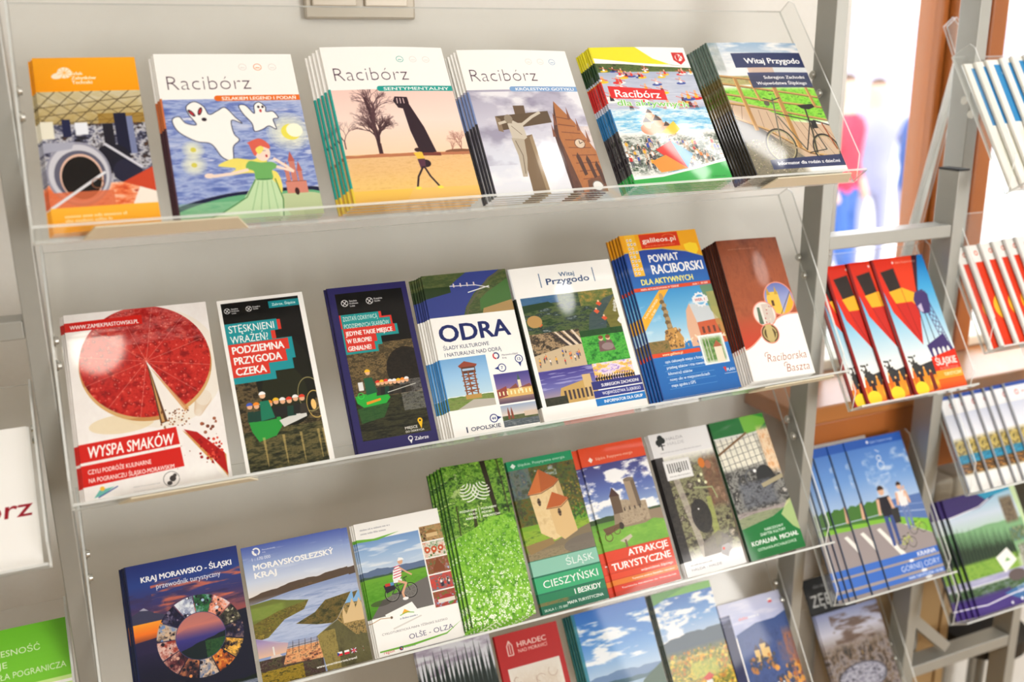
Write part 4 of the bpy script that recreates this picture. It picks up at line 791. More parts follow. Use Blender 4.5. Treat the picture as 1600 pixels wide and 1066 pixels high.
@art('powiat', 125.3, 238.4)
def _(c):
    c.grad(0, 0, 100, 14, [(244, 176, 30), (238, 160, 24)]); c.grad(0, 10, 100, 100, [(44, 70, 160), (40, 110, 190), (70, 160, 220), (30, 110, 190), (24, 100, 180)])
    c.poly([(0, 0), (100, 0), (100, 17), (80, 13), (50, 10), (26, 9.6), (0, 11)], (242, 170, 30)); c.line([(0, 11.3), (26, 9.9), (50, 10.3), (80, 13.3), (100, 17.3)], .7, (250, 220, 90))
    c.rect(7, 0, 20, 26, (246, 190, 50))
    for i in range(9):
        for j in range(2 + i % 2): c.rect(8.6 + j * 4, 2.6 + i * 2.6, 11 + j * 4, 4.2 + i * 2.6, (250, 246, 236)); c.rect(9.3 + j * 4, 3 + i * 2.6, 10.3 + j * 4, 3.8 + i * 2.6, (70, 90, 140) if (i + j) % 3 else (190, 60, 50))
    c.rect(25, 0.4, 75, 9.4, (214, 54, 24)); c.text('galileos.pl', 28, 5.8, 2.8, (250, 240, 230), bold=.9, w=43); c.ring(62, 4, 9, .6, (240, 170, 80), a0=-2.6, a1=.6, ry=2.6); c.greek(30, 8.4, 38, .8, (240, 160, 110))
    c.poly([(79, 9), (88, 8), (96, 9), (97, 13), (92, 16), (84, 14), (80, 12.6)], (250, 214, 50))
    c.text('POWIAT', 30, 18.2, 4.6, (250, 250, 250), bold=1.6, w=38); c.text('RACIBORSKI', 30, 25.6, 5.6, (250, 250, 250), bold=1.9, w=66); c.text('DLA AKTYWNYCH', 13, 31.6, 3.4, (250, 240, 120), bold=1.2, w=66)
    c.rect(0, 33.2, 100, 35.4, (224, 76, 40)); c.text('MAPA AKTUALIZOWANA W TERENIE', 10, 34.9, 1.1, (250, 240, 236), bold=.3, w=48); c.text('skala 1 : 50 000', 76, 34.9, 1.1, (250, 240, 236), bold=.3, w=20)
    c.crect(0, 35.6, 100, 73); c.grad(0, 35, 100, 68, [(60, 150, 214), (120, 190, 232), (200, 226, 240)]); c.clouds(0, 40, 100, 66, (240, 246, 250), 3, 4, .6, .2, .7)
    c.poly([(0, 52), (32, 35.6), (44, 35.6), (0, 60)], (244, 180, 50)); c.text('PLAN RACIBORZA', 6, 52, 1.3, (250, 244, 230), bold=.3, rot=-.75); c.text('1 : 15 000', 12, 52.4, 1.3, (250, 244, 230), bold=.3, rot=-.75)
    c.poly([(54, 60), (58, 50), (64, 46), (68, 52), (68, 72), (54, 72)], (226, 180, 150)); c.poly([(64, 46), (100, 50), (100, 57), (68, 58)], (206, 214, 220)); c.poly([(68, 58), (100, 57), (100, 72), (68, 72)], (206, 96, 60))
    for i in range(4): c.rect(72 + i * 7, 61, 75 + i * 7, 65, (110, 60, 50))
    c.poly([(84, 36), (100, 34), (100, 60), (90, 52)], (120, 140, 70), .7); c.poly([(90, 40), (100, 40), (100, 72), (92, 60)], (190, 170, 90), .6)
    Cn = (150, 124, 84)
    c.poly([(30, 42), (34, 42), (36, 60), (29, 60)], Cn); c.ell(32, 40, 2.6, 2.4, (190, 150, 90))
    for i in range(8): c.ell(32 + (i % 2) * 1.6 - .8, 43 + i * 2.1, 3, 1.3, (176, 150, 106) if i % 2 else (120, 98, 66))
    c.poly([(26, 60), (40, 59), (46, 66), (44, 72), (20, 72), (22, 66)], (200, 150, 80)); c.dots(22, 60, 44, 71, 50, .8, 1.6, [(226, 180, 110), (140, 100, 60), (110, 86, 60)])
    c.tex(0, 66, 26, 73, [(60, 80, 40), (150, 120, 70), (90, 90, 60)], 6, 4); folk(c, 48, 71, 98, 72, 12, 2.4); c.dots(44, 66, 100, 69, 12, 1.5, 3, [(240, 220, 190)], asp=.4); c.setclip()
    c.ring(80, 44.4, 8, 2, (236, 240, 246)); c.rect(70, 42.6, 90, 46, (240, 240, 244)); c.text('WER. 14', 73, 45.2, 1.6, (200, 60, 60), bold=.4)
    for i in range(12): a = i * math.pi / 6; c.ell(80 + 8 * math.cos(a), 44.4 + 4.2 * math.sin(a), 1.2, None, (236, 240, 246))
    c.rect(0, 73, 62, 75.4, (224, 76, 40)); c.text('www.galileos.pl', 14, 75, 1.5, (250, 244, 200), bold=.3)
    for i, s in enumerate(('opis ciekawych miejsc z fotografiami', 'przebieg szlaków i tras rowerowych', 'kilometraż szlaków', 'nowy ulic w miejscowościach', 'mapa zgodna z GPS')):
        c.text(s, 15, 79.4 + i * 3.5, 1.7, (240, 246, 250), bold=.4, w=(58, 56, 30, 50, 30)[i]); c.line([(12, 80.5 + i * 3.5), (72, 80.5 + i * 3.5)], .3, (120, 180, 226))
    c.rect(63, 66, 95, 84, (236, 240, 240)); c.tex(64.5, 67, 93.5, 83.4, [(40, 90, 40), (110, 150, 80), (180, 190, 150)], 8, 8, con=1.6); c.rect(80, 74, 90, 83.4, (236, 224, 200)); c.poly([(79, 74), (85, 70), (91, 74)], (176, 96, 66))
    for x in (67, 71, 75): c.line([(x, 67), (x, 83)], .8, (210, 210, 200))
    c.poly([(84, 86.6), (88, 86.6), (86.4, 90)], (214, 50, 40)); c.text('PLAN', 88, 89.4, 1.8, (240, 244, 250), bold=.3, w=10); c.line([(84, 90.6), (100, 90.6)], .4, (250, 250, 250))

@art('baszta', 104.9, 211.2)
def _(c):
    c.grad(0, 0, 100, 78, [(92, 44, 28), (150, 76, 46), (176, 88, 54), (206, 64, 40)]); c.tex(0, 0, 100, 60, [(96, 44, 26), (176, 96, 60), (130, 64, 40)], 3, 2, al=.5); c.greek(16, 7.4, 44, .9, (210, 170, 150), .5)
    def bubble(x, y, r, f):
        c.ell(x, y, r, None, (232, 150, 130)); c.setclip(c.epts(x, y, r - 1.6)); f(); c.setclip()
    c.poly([(0, 78)] + [(i * 5, 78 - 22 * math.sin(min(i / 17, 1) * math.pi / 2) ** 1.6) for i in range(21)] + [(100, 101), (0, 101)], (244, 170, 150)); c.poly([(0, 79)] + [(i * 5, 79 - 22 * math.sin(min(i / 17, 1) * math.pi / 2) ** 1.6) for i in range(21)] + [(100, 101), (0, 101)], WH)
    def f1():
        c.grad(40, 26, 100, 62, [(70, 90, 170), (150, 160, 210), (190, 190, 220)]); c.poly([(56, 60), (56, 44), (60, 40), (76, 40), (78, 62)], (240, 196, 80)); c.poly([(57, 42), (60, 36), (63, 42)], (200, 160, 60)); c.poly([(70, 42), (73, 36), (76, 42)], (200, 160, 60)); c.poly([(70, 62), (96, 42), (101, 62)], (240, 180, 50)); c.line([(70, 58), (98, 40)], 1, (90, 70, 60)); c.rect(62, 46, 66, 50, (90, 60, 40))
    bubble(76, 45, 24.5, f1)
    def f2():
        c.rect(20, 40, 70, 70, (236, 228, 220)); c.poly([(34, 62), (36, 50), (40, 50), (41, 62)], (90, 110, 90)); c.rect(44, 48, 60, 62, (214, 200, 190)); c.dots(44, 50, 60, 64, 20, .6, 1.4, [(190, 120, 110), (230, 220, 200)])
    bubble(46, 55, 18.5, f2)
    def f3():
        c.rect(20, 55, 70, 85, (86, 70, 40)); c.ell(46, 70, 6, 6, (190, 170, 110)); c.ring(46, 69, 11, 2.2, (190, 170, 110)); c.rect(41, 62, 51, 74, (200, 180, 120)); c.rect(42, 60, 44, 63, (200, 180, 120)); c.rect(48, 60, 50, 63, (200, 180, 120))
    bubble(46, 69, 14.5, f3)
    Br = (160, 84, 60)
    c.text('Raciborska', 30, 88.4, 5.4, Br, shear=.2, w=64, bold=-1.0); c.text('Baszta', 56, 96.6, 5.4, Br, shear=.2, w=38, bold=-1.0)
    for x, y in ((30, 83.6), (56, 91.8)): c.ring(x + 2, y, 4, .7, Br, a0=2.6, a1=5.4, ry=2)
def msk(c, x, y, s, col=(250, 250, 250)):
    c.ring(x, y, 4 * s, 1.5 * s, col, a0=-2.4, a1=1.2); c.ring(x, y, 4 * s, 2.2 * s, col, a0=1.5, a1=3.6); c.text('Moravskoslezský', x + 6 * s, y, 1.0 * s, col); c.text('kraj', x + 6 * s, y + 1.8 * s, 1.0 * s, col)

@art('kraj', 124, 170.5)
def _(c):
    c.grad(0, 0, 100, 100, [(34, 50, 120), (40, 66, 140), (60, 56, 110), (150, 80, 80), (40, 36, 70), (24, 26, 50), (20, 24, 40), (14, 18, 26)])
    c.clouds(20, 14, 100, 40, (240, 120, 80), 3, 9, .48, .2, .75); c.clouds(0, 20, 60, 42, (60, 50, 90), 3, 5, .45, .2, .8); c.clouds(30, 24, 100, 40, (50, 44, 80), 2, 6, .55, .15, .6)
    c.poly([(0, 34), (12, 30), (20, 34), (34, 38), (60, 44), (60, 50), (0, 46)], (60, 62, 90)); c.poly([(8, 31), (12, 29.6), (16, 32)], (170, 170, 190))
    c.grad(0, 40, 26, 54, [(250, 160, 50), (244, 120, 40), (90, 50, 60)]); c.poly([(0, 52), (30, 50), (30, 60), (0, 60)], (40, 36, 70))
    c.poly([(72, 46), (101, 44), (101, 101), (40, 101)], (22, 26, 46)); c.ridge(0, 100, 90, 2, 101, (16, 30, 24), 4); c.tex(0, 88, 60, 100, [(10, 20, 16), (60, 110, 40), (30, 60, 30), (16, 24, 20)], 8, 6, con=1.9); c.tex(54, 92, 100, 100, [(30, 40, 60), (150, 160, 180), (40, 44, 60)], 6, 16, con=1.8)
    c.text('KRAJ MORAWSKO - ŚLĄSKI', 13, 12.6, 3.6, (250, 250, 250), bold=1.5, w=80); c.text('przewodnik turystyczny', 25, 18.6, 3.4, (220, 226, 240), bold=.2, w=57)
    X, Y = 57, 56; R0, R1 = 22, 38; k = c.w / c.h
    tex = [[(150, 160, 190), (230, 236, 244)], [(40, 110, 60), (170, 200, 230)], [(240, 150, 120), (230, 230, 240)], [(60, 60, 50), (190, 180, 150)], [(40, 40, 70), (150, 120, 110)], [(250, 190, 80), (110, 80, 40)],
           [(190, 90, 40), (240, 170, 70)], [(230, 200, 170), (90, 110, 150)], [(120, 70, 60), (230, 150, 90)], [(90, 40, 50), (220, 170, 150)], [(226, 190, 180), (150, 60, 50)], [(210, 180, 150), (110, 140, 190)], [(30, 30, 60), (120, 110, 140)]]
    for i in range(13):
        a0 = -2.1 + i * 2 * math.pi / 13; a1 = a0 + 2 * math.pi / 13 - .03
        c.setclip(np.r_[c.epts(X, Y, R1, None, 0, 9, a0, a1), c.epts(X, Y, R0 - 1, None, 0, 9, a0, a1)[::-1]]); cx, cy = X + 30 * math.cos((a0 + a1) / 2), Y + 30 * k * math.sin((a0 + a1) / 2)
        c.tex(cx - 14, cy - 12, cx + 14, cy + 12, [(24, 24, 40), *tex[i]], 3, 3, con=2.2, oct=5); c.dots(cx - 9, cy - 6, cx + 9, cy + 6, 14, .5, 1.8, [tex[i][1], tex[i][0], (30, 26, 40)])
    c.setclip(c.epts(X, Y, R0, None, 0, 60)); c.grad(0, 40, 100, 74, [(150, 100, 110), (200, 120, 110), (60, 56, 130), (40, 40, 100), (30, 32, 70)]); c.poly([(36, 52), (50, 48), (80, 44), (80, 40), (36, 38)], (196, 120, 110), .7)
    c.ridge(34, 80, 64, 1.5, 80, (20, 34, 40), 3, 0, -8); c.tex(60, 60, 80, 74, [(24, 60, 40), (50, 100, 50), (20, 30, 30)], 5, 5, al=.8); c.setclip(); c.ring(X, Y, R0, .5, (60, 66, 110))

@art('morav', 123.3, 165.7)
def _(c):
    c.grad(0, 0, 100, 40, [(80, 100, 180), (150, 170, 216), (206, 216, 236), (240, 228, 214)]); c.clouds(0, 2, 100, 30, (226, 232, 244), 2, 6, .6, .2, .5)
    c.ridge(0, 100, 36, 2, 48, (90, 74, 62), 3, 0, -7); c.tex(40, 34, 100, 40, [(120, 80, 60), (80, 70, 50), (150, 110, 80)], 8, 5, al=.5); c.poly([(0, 42), (40, 38), (100, 35), (101, 101), (0, 101)], (140, 158, 200)); c.tex(0, 38, 100, 76, [(110, 130, 180), (206, 216, 236), (150, 166, 206)], 2, 12, al=.7)
    c.poly([(0, 42), (22, 41), (36, 44), (56, 47), (48, 53), (30, 57), (12, 66), (0, 68)], (110, 120, 56)); c.tex(0, 44, 34, 54, [(120, 150, 60), (150, 170, 80)], 3, 3, al=.6); c.setclip([(0, 56), (26, 50), (56, 47), (50, 53), (30, 57), (12, 67), (0, 68)]); c.tex(0, 44, 60, 68, [(60, 66, 34), (130, 120, 50), (90, 80, 40), (170, 150, 60)], 12, 12, con=1.8); c.setclip()
    c.setclip([(40, 62), (60, 57), (72, 50), (101, 48), (101, 70), (80, 68), (60, 66)]); c.tex(40, 46, 100, 70, [(30, 34, 26), (80, 76, 40), (120, 100, 50), (40, 44, 34)], 12, 12, con=1.6); c.setclip()
    c.setclip([(0, 66), (30, 74), (60, 73), (60, 101), (0, 101)]); c.grad(0, 60, 30, 80, [(90, 90, 170), (170, 150, 190), (230, 190, 160)]); c.rect(14, 74, 15.6, 84, (230, 226, 220)); c.poly([(6, 86), (12, 80), (20, 80), (26, 86)], (220, 200, 190)); c.tex(0, 82, 60, 101, [(24, 26, 20), (90, 84, 60), (60, 40, 40), (120, 110, 100)], 12, 10, con=1.8); c.tex(0, 90, 40, 101, [(40, 44, 20), (170, 140, 40), (110, 100, 30)], 8, 6, con=1.8)
    c.setclip([(30, 73), (58, 74), (62, 90), (22, 88)]); c.grad(20, 72, 62, 82, [(120, 140, 190), (220, 200, 180)]); c.tex(22, 78, 62, 90, [(60, 40, 40), (200, 130, 90), (240, 180, 120), (80, 60, 60)], 8, 6, con=2)
    for i in range(6): c.line([(28 + i * 6, 73), (26 + i * 6, 82)], .5, (70, 60, 60))
    c.line([(24, 77), (62, 77)], .5, (70, 60, 60)); c.setclip()
    c.setclip([(58, 74), (78, 66), (101, 60), (101, 101), (62, 101)]); c.tex(56, 60, 101, 101, [(60, 56, 34), (100, 96, 60), (80, 76, 50)], 3, 3); c.tex(56, 72, 76, 101, [(90, 80, 40), (170, 150, 80), (120, 110, 60)], 8, 14, con=1.6, al=.8); c.setclip()
    c.setclip([(80, 66), (101, 46), (101, 84)]); c.rect(80, 44, 101, 60, (130, 180, 226)); c.tex(80, 56, 101, 80, [(30, 34, 24), (180, 150, 90), (70, 64, 40)], 5, 8, con=2); c.poly([(86, 64), (88, 58), (90, 64), (95, 58), (98, 53), (101, 60), (101, 70), (86, 70)], (220, 190, 140)); c.setclip()
    c.line([(0, 66), (20, 72), (40, 74.4), (58, 73.6), (80, 66), (101, 46)], .5, (200, 210, 230), .6)
    msk(c, 14, 4.6, 1.0); c.text('1 : 170 000', 9, 11, 2.2, (240, 244, 250), w=18); c.text('MORAVSKOSLEZSKÝ', 9, 17.8, 3.9, (250, 250, 250), bold=1.8, w=80); c.text('KRAJ', 9, 23.8, 3.9, (250, 250, 250), bold=1.8, w=21)
    c.text('www.severnimorava.travel', 92, 96.6, 1.7, (250, 250, 250), bold=.5, w=40, al='r')
    c.rect(74, 89, 79, 92, (240, 240, 240)); c.poly([(74, 90.5), (79, 90.5), (79, 92), (74, 92)], (210, 40, 40)); c.poly([(74, 89), (76.4, 90.5), (74, 92)], (40, 60, 140)); c.rect(81, 89, 86, 92, (240, 240, 240)); c.rect(81, 90.5, 86, 92, (214, 40, 60)); c.rect(88, 89, 93, 92, (40, 50, 120)); c.line([(88, 89), (93, 92)], .8, (240, 230, 230)); c.line([(93, 89), (88, 92)], .8, (240, 230, 230)); c.line([(90.5, 89), (90.5, 92)], 1, (210, 50, 60)); c.line([(88, 90.5), (93, 90.5)], 1, (210, 50, 60))

@art('olse', 113.5, 166.7)
def _(c):
    G = (110, 180, 60)
    c.greek(6, 6, 34, 1.3, (150, 150, 160)); c.greek(6, 9, 30, 1.3, (150, 150, 160))
    c.crect(0, 14, 72, 72); c.grad(0, 12, 72, 40, [(110, 150, 206), (160, 190, 226), (206, 220, 236)]); c.clouds(0, 14, 72, 36, (240, 244, 250), 2, 7, .55, .2, .7)
    c.ridge(0, 72, 37, 2, 50, (96, 116, 150), 3); c.ridge(0, 72, 41, 1, 50, (60, 90, 70), 5, 0, 1); c.grad(0, 43, 72, 72, [(110, 170, 50), (80, 150, 30), (66, 130, 26)]); c.tex(0, 46, 72, 66, [(70, 140, 30), (120, 180, 60)], 12, 14, al=.5); c.poly([(0, 72), (16, 60), (72, 50), (72, 75), (0, 75)], (110, 106, 104))
    c.ell(14, 62, 12, 2.2, (60, 60, 50), .6); c.bike(28, 63, 8.4, (60, 60, 60)); c.poly([(20, 50), (32, 48.6), (33, 54), (22, 56)], (40, 36, 50)); c.rect(22, 48.8, 28, 51, (200, 60, 50)); c.rect(28, 48.6, 32, 51, (90, 150, 200))
    Sk = (222, 170, 136)
    c.poly([(32, 46), (34, 40), (40, 36.6), (44, 40), (42, 46), (38, 48.6)], (250, 250, 250))
    for i in range(5): c.line([(33 + i * .6, 46 - i * 2), (43, 45 - i * 1.9)], .9, (206, 40, 70))
    c.ell(44, 34.4, 3, 2.3, Sk); c.poly([(41, 34), (43, 31.4), (47, 32), (49, 33.6), (42, 34)], (250, 250, 250)); c.line([(42, 39), (49, 43.4), (54, 46)], 1.8, Sk); c.poly([(32, 46), (42, 47.6), (42, 50), (32, 49.6)], (244, 244, 244)); c.line([(38, 49), (46, 51.4), (40, 58), (41, 62)], 2.6, Sk); c.ell(42, 62.6, 3.4, 1.2, (240, 240, 240)); c.setclip()
    c.poly([(0, 12), (30, 13.6), (60, 10), (101, 3), (101, 0), (0, 0)], WH); c.greek(6, 6, 34, 1.3, (150, 150, 160)); c.greek(6, 9, 30, 1.3, (150, 150, 160)); c.poly([(0, 12), (20, 13.4), (50, 11.6), (24, 15), (0, 14.4)], G)
    sc = [[(80, 60, 40), (190, 150, 100), (120, 130, 80)], [(190, 90, 50), (240, 230, 220), (60, 110, 50)], [(100, 120, 70), (150, 80, 50), (170, 190, 220)], [(110, 100, 100), (210, 70, 60), (90, 130, 150)], [(150, 180, 220), (170, 60, 50), (90, 140, 60)]]
    for i in range(5):
        y = 12 + i * 12.8; c.crect(73.6, y, 100, y + 11.8); c.tex(73, y, 100, y + 12, sc[i], 4, 3, con=1.8); c.dots(74, y + 4, 100, y + 11, 26, .6, 1.7, sc[i])
        if i == 2: c.poly([(80, y + 8), (84, y + 4), (87, y), (90, y + 4), (94, y + 8), (94, y + 11), (80, y + 11)], (130, 70, 40))
        if i == 4: c.poly([(76, y + 6), (90, y + 3), (100, y + 6)], (170, 50, 50)); c.rect(78, y + 6, 98, y + 9, (230, 220, 210))
        if i == 0: c.poly([(78, y + 6), (86, y + 3), (96, y + 6)], (150, 110, 60)); c.rect(80, y + 6, 94, y + 9, (220, 190, 140))
        if i == 1:
            for x in (78, 86, 94): c.ell(x, y + 6, 3.4, None, (200, 80, 40)); c.ell(x, y + 6, 1.4, None, (240, 230, 210))
        if i == 3: folk(c, 80, y + 9, 98, y + 10, 8, 6)
        c.setclip()
    c.poly([(0, 76), (34, 76.4), (60, 74), (101, 76), (101, 101), (0, 101)], WH); c.poly([(17, 72), (48, 67.6), (56, 78), (22, 83)], (200, 196, 190), .6); c.poly([(15.5, 71), (48, 66), (56, 77), (21, 82)], (252, 251, 248)); c.ell(22, 74, 1.4, None, (110, 90, 70)); c.line([(21, 74), (10, 73), (0, 75)], .8, (190, 160, 120))
    c.poly([(34, 73.6), (38, 70), (44, 73)], (244, 180, 60)); c.line([(32, 74), (40, 72.6), (48, 74)], .8, G); c.greek(31, 77, 20, 1.2, (110, 120, 150))
    c.text('CYKLOTURISTICKÁ MAPA TĚŠÍNSKÉ SLEZSKO', 8, 85.4, 1.5, (130, 126, 130), w=76); c.text('OLŠE - OLZA', 37, 92.6, 3.6, (60, 56, 96), bold=-.3, w=52); c.poly([(2, 96), (40, 96), (80, 94.4), (100, 88), (80, 95.4), (40, 97.6), (2, 97)], G)
    c.text('region', 6, 98.6, 2, (210, 90, 80), w=12); c.ring(26, 97.4, 2.2, .9, (40, 50, 110)); c.ell(25.6, 97.6, 1, None, (200, 50, 60)); c.greek(30, 98, 12, .8, (130, 130, 150))

@art('arbor', 90.2, 216)
def _(c):
    c.tex(0, 0, 100, 50, [(24, 50, 12), (70, 120, 30), (130, 180, 60), (50, 96, 20), (190, 220, 120)], 7, 12, con=1.9, oct=5); c.clouds(0, 2, 30, 24, (220, 236, 170), 5, 8, .58, .12, .6); c.dots(20, 0, 100, 44, 260, .8, 2.4, [(90, 150, 40), (40, 80, 16), (150, 200, 70), (110, 170, 50)], .7)
    Tn = (40, 34, 14)
    c.poly([(62, 0), (70, 0), (78, 40), (72, 42)], Tn); c.poly([(36, 30), (40, 30), (40, 44), (34, 46)], Tn, .8); c.poly([(88, 0), (91, 0), (94, 34), (92, 36)], Tn, .6); c.poly([(12, 26), (14, 26), (12, 46), (10, 47)], Tn, .7)
    c.setclip([(0, 46), (30, 42), (60, 36), (100, 36), (101, 101), (0, 101)]); c.tex(0, 34, 100, 100, [(60, 120, 20), (110, 180, 40), (150, 210, 70), (80, 150, 30)], 14, 18, con=1.9, oct=5)
    rg = random.Random(9)
    for i in range(420):
        y = 38 + 62 * rg.random() ** .8; x = rg.uniform(0, 100); L = .8 + (y - 36) / 18; c.line([(x, y), (x + rg.uniform(-2, 2) * L, y - L * 1.1)], .5, rg.choice(((130, 200, 60), (60, 120, 20), (170, 220, 90))), .7)
    for i in range(620):
        y = 37 + 63 * rg.random() ** .75; x = rg.uniform(0, 100); r = .35 + (y - 36) / 50 * rg.uniform(.4, 1); k = rg.random()
        if k < .75: c.ell(x, y, r, None, (244, 250, 232), .9)
        else:
            for a in range(5): c.ell(x + r * 1.3 * math.cos(a * 1.26), y + r * .6 * math.sin(a * 1.26), r * .7, None, (248, 252, 240), .95)
    c.setclip()
    for sgn in (-1, 1):
        cx = 46 + sgn * 9; lobe = c.epts(cx, 19, 15, 6, -sgn * .8, 40); c.setclip(lobe)
        for i in range(6): c.ring(46 + sgn * (18 - i * .4), 12.5 + i * .3, 5 + i * 4.2, 2.0, (246, 250, 240), .95)
    c.setclip()
    for i, (a, b) in enumerate((('POZNÁVÁME', 'POZNAJEMY'), ('KRÁSY', 'PIĘKNO'), ('ARBORET', 'ARBORETÓW'))): c.text(a, 43, 30.6 + i * 2.4, 1.3, (244, 250, 236), bold=.5, al='r'); c.text(b, 50, 30.6 + i * 2.4, 1.3, (244, 250, 236), bold=.5)
    c.rect(46, 28.8, 46.8, 36, (244, 250, 236))

def strip_title(c, y0, y1, col, s, x, cap, w=None, b=.5, tcol=(250, 250, 250)):
    c.rect(0, y0, 100, y1, col, .92); c.text(s, x, (y0 + y1) / 2 + cap / 2, cap, tcol, bold=b, w=w, al='r')
@art('cieszyn', 99, 209)
def _(c):
    c.tex(0, 0, 100, 50, [(40, 50, 30), (110, 90, 30), (80, 100, 40), (60, 60, 40), (150, 120, 40)], 10, 12, con=1.8, oct=5); c.rect(0, 6, 30, 26, (110, 140, 190), .45); c.clouds(0, 6, 36, 34, (70, 80, 60), 6, 10, .5, .2, .9); c.clouds(38, 6, 70, 14, (190, 206, 220), 3, 4, .5, .2, .7)
    c.dots(60, 20, 100, 50, 160, .8, 2, [(150, 130, 40), (90, 100, 30), (70, 80, 40), (170, 140, 60)], .7)
    c.grad(0, 44, 100, 66, [(120, 170, 40), (130, 160, 60), (120, 120, 60)]); c.tex(0, 46, 100, 58, [(110, 170, 40), (160, 190, 60), (60, 100, 30)], 8, 8, al=.8); c.dots(76, 36, 100, 46, 90, .8, 2, [(60, 120, 30), (100, 160, 50), (40, 80, 20)], .8)
    c.poly([(0, 62), (100, 50), (101, 70), (0, 72)], (130, 116, 90)); c.tex(0, 60, 100, 70, [(100, 96, 70), (160, 144, 110), (120, 110, 90)], 20, 10, al=.8); c.ell(94, 62, 40, 6, (110, 104, 100), .7)
    W1, W2 = (232, 204, 150), (190, 156, 104)
    c.poly([(22, 22), (70, 17), (76, 50), (60, 54), (44, 56), (26, 50)], W1); c.setclip([(22, 22), (70, 17), (76, 50), (60, 54), (44, 56), (26, 50)]); c.tex(22, 16, 76, 56, [(206, 172, 120), (240, 216, 166), (224, 190, 130)], 6, 8, al=.7); c.rect(64, 16, 80, 56, W2, .5); c.setclip()
    c.poly([(20, 24), (44, 8.5), (70, 17.5), (60, 21), (40, 24)], (186, 96, 44)); c.poly([(20, 24), (44, 8.5), (40, 24)], (210, 116, 56)); c.line([(20, 24.4), (40, 24.6), (60, 21.4), (70, 18)], 1, (120, 60, 30))
    c.poly([(46, 34), (76, 30), (80, 53), (58, 57), (48, 52)], (226, 192, 136)); c.poly([(42, 35), (56, 25), (78, 31), (64, 35)], (190, 96, 44)); c.line([(42, 35.4), (64, 35.8), (78, 31.6)], 1, (120, 60, 30))
    for x, y in ((34, 30), (60, 39)): c.ell(x, y, 2.4, 2.6, (60, 44, 36)); c.ring(x, y, 3, .7, (150, 120, 80))
    c.poly([(0, 56), (40, 54), (42, 58), (4, 62)], (150, 124, 80)); c.rect(0, 0, 100, 6.4, (36, 150, 100)); c.poly([(5, 3.6), (9, 1.8), (13, 3.6), (9, 5.4)], (230, 244, 236)); c.text('śląskie. Pozytywna energia', 16, 4.4, 1.7, (226, 244, 234), w=72, bold=.1)
    c.rect(0, 66, 100, 101, (30, 110, 84)); strip_title(c, 66.4, 76, (150, 206, 186), 'ŚLĄSK', 93, 4.4, 42, -.5); strip_title(c, 77, 87, (60, 176, 120), 'CIESZYŃSKI', 93, 4.6, 82, 0); strip_title(c, 88, 93, (36, 130, 88), 'I BESKIDY', 93, 3.2, 40, .9); c.text('MAPA TURYSTYCZNA', 93, 97.4, 1.8, (244, 250, 246), bold=.8, al='r', w=54); c.text('SKALA 1 : 75 000', 4, 98.6, 1.5, (230, 244, 236), bold=.2, w=34); c.tex(0, 92.6, 44, 95, [(30, 110, 84), (180, 120, 60), (60, 120, 80)], 6, 2, al=.7)
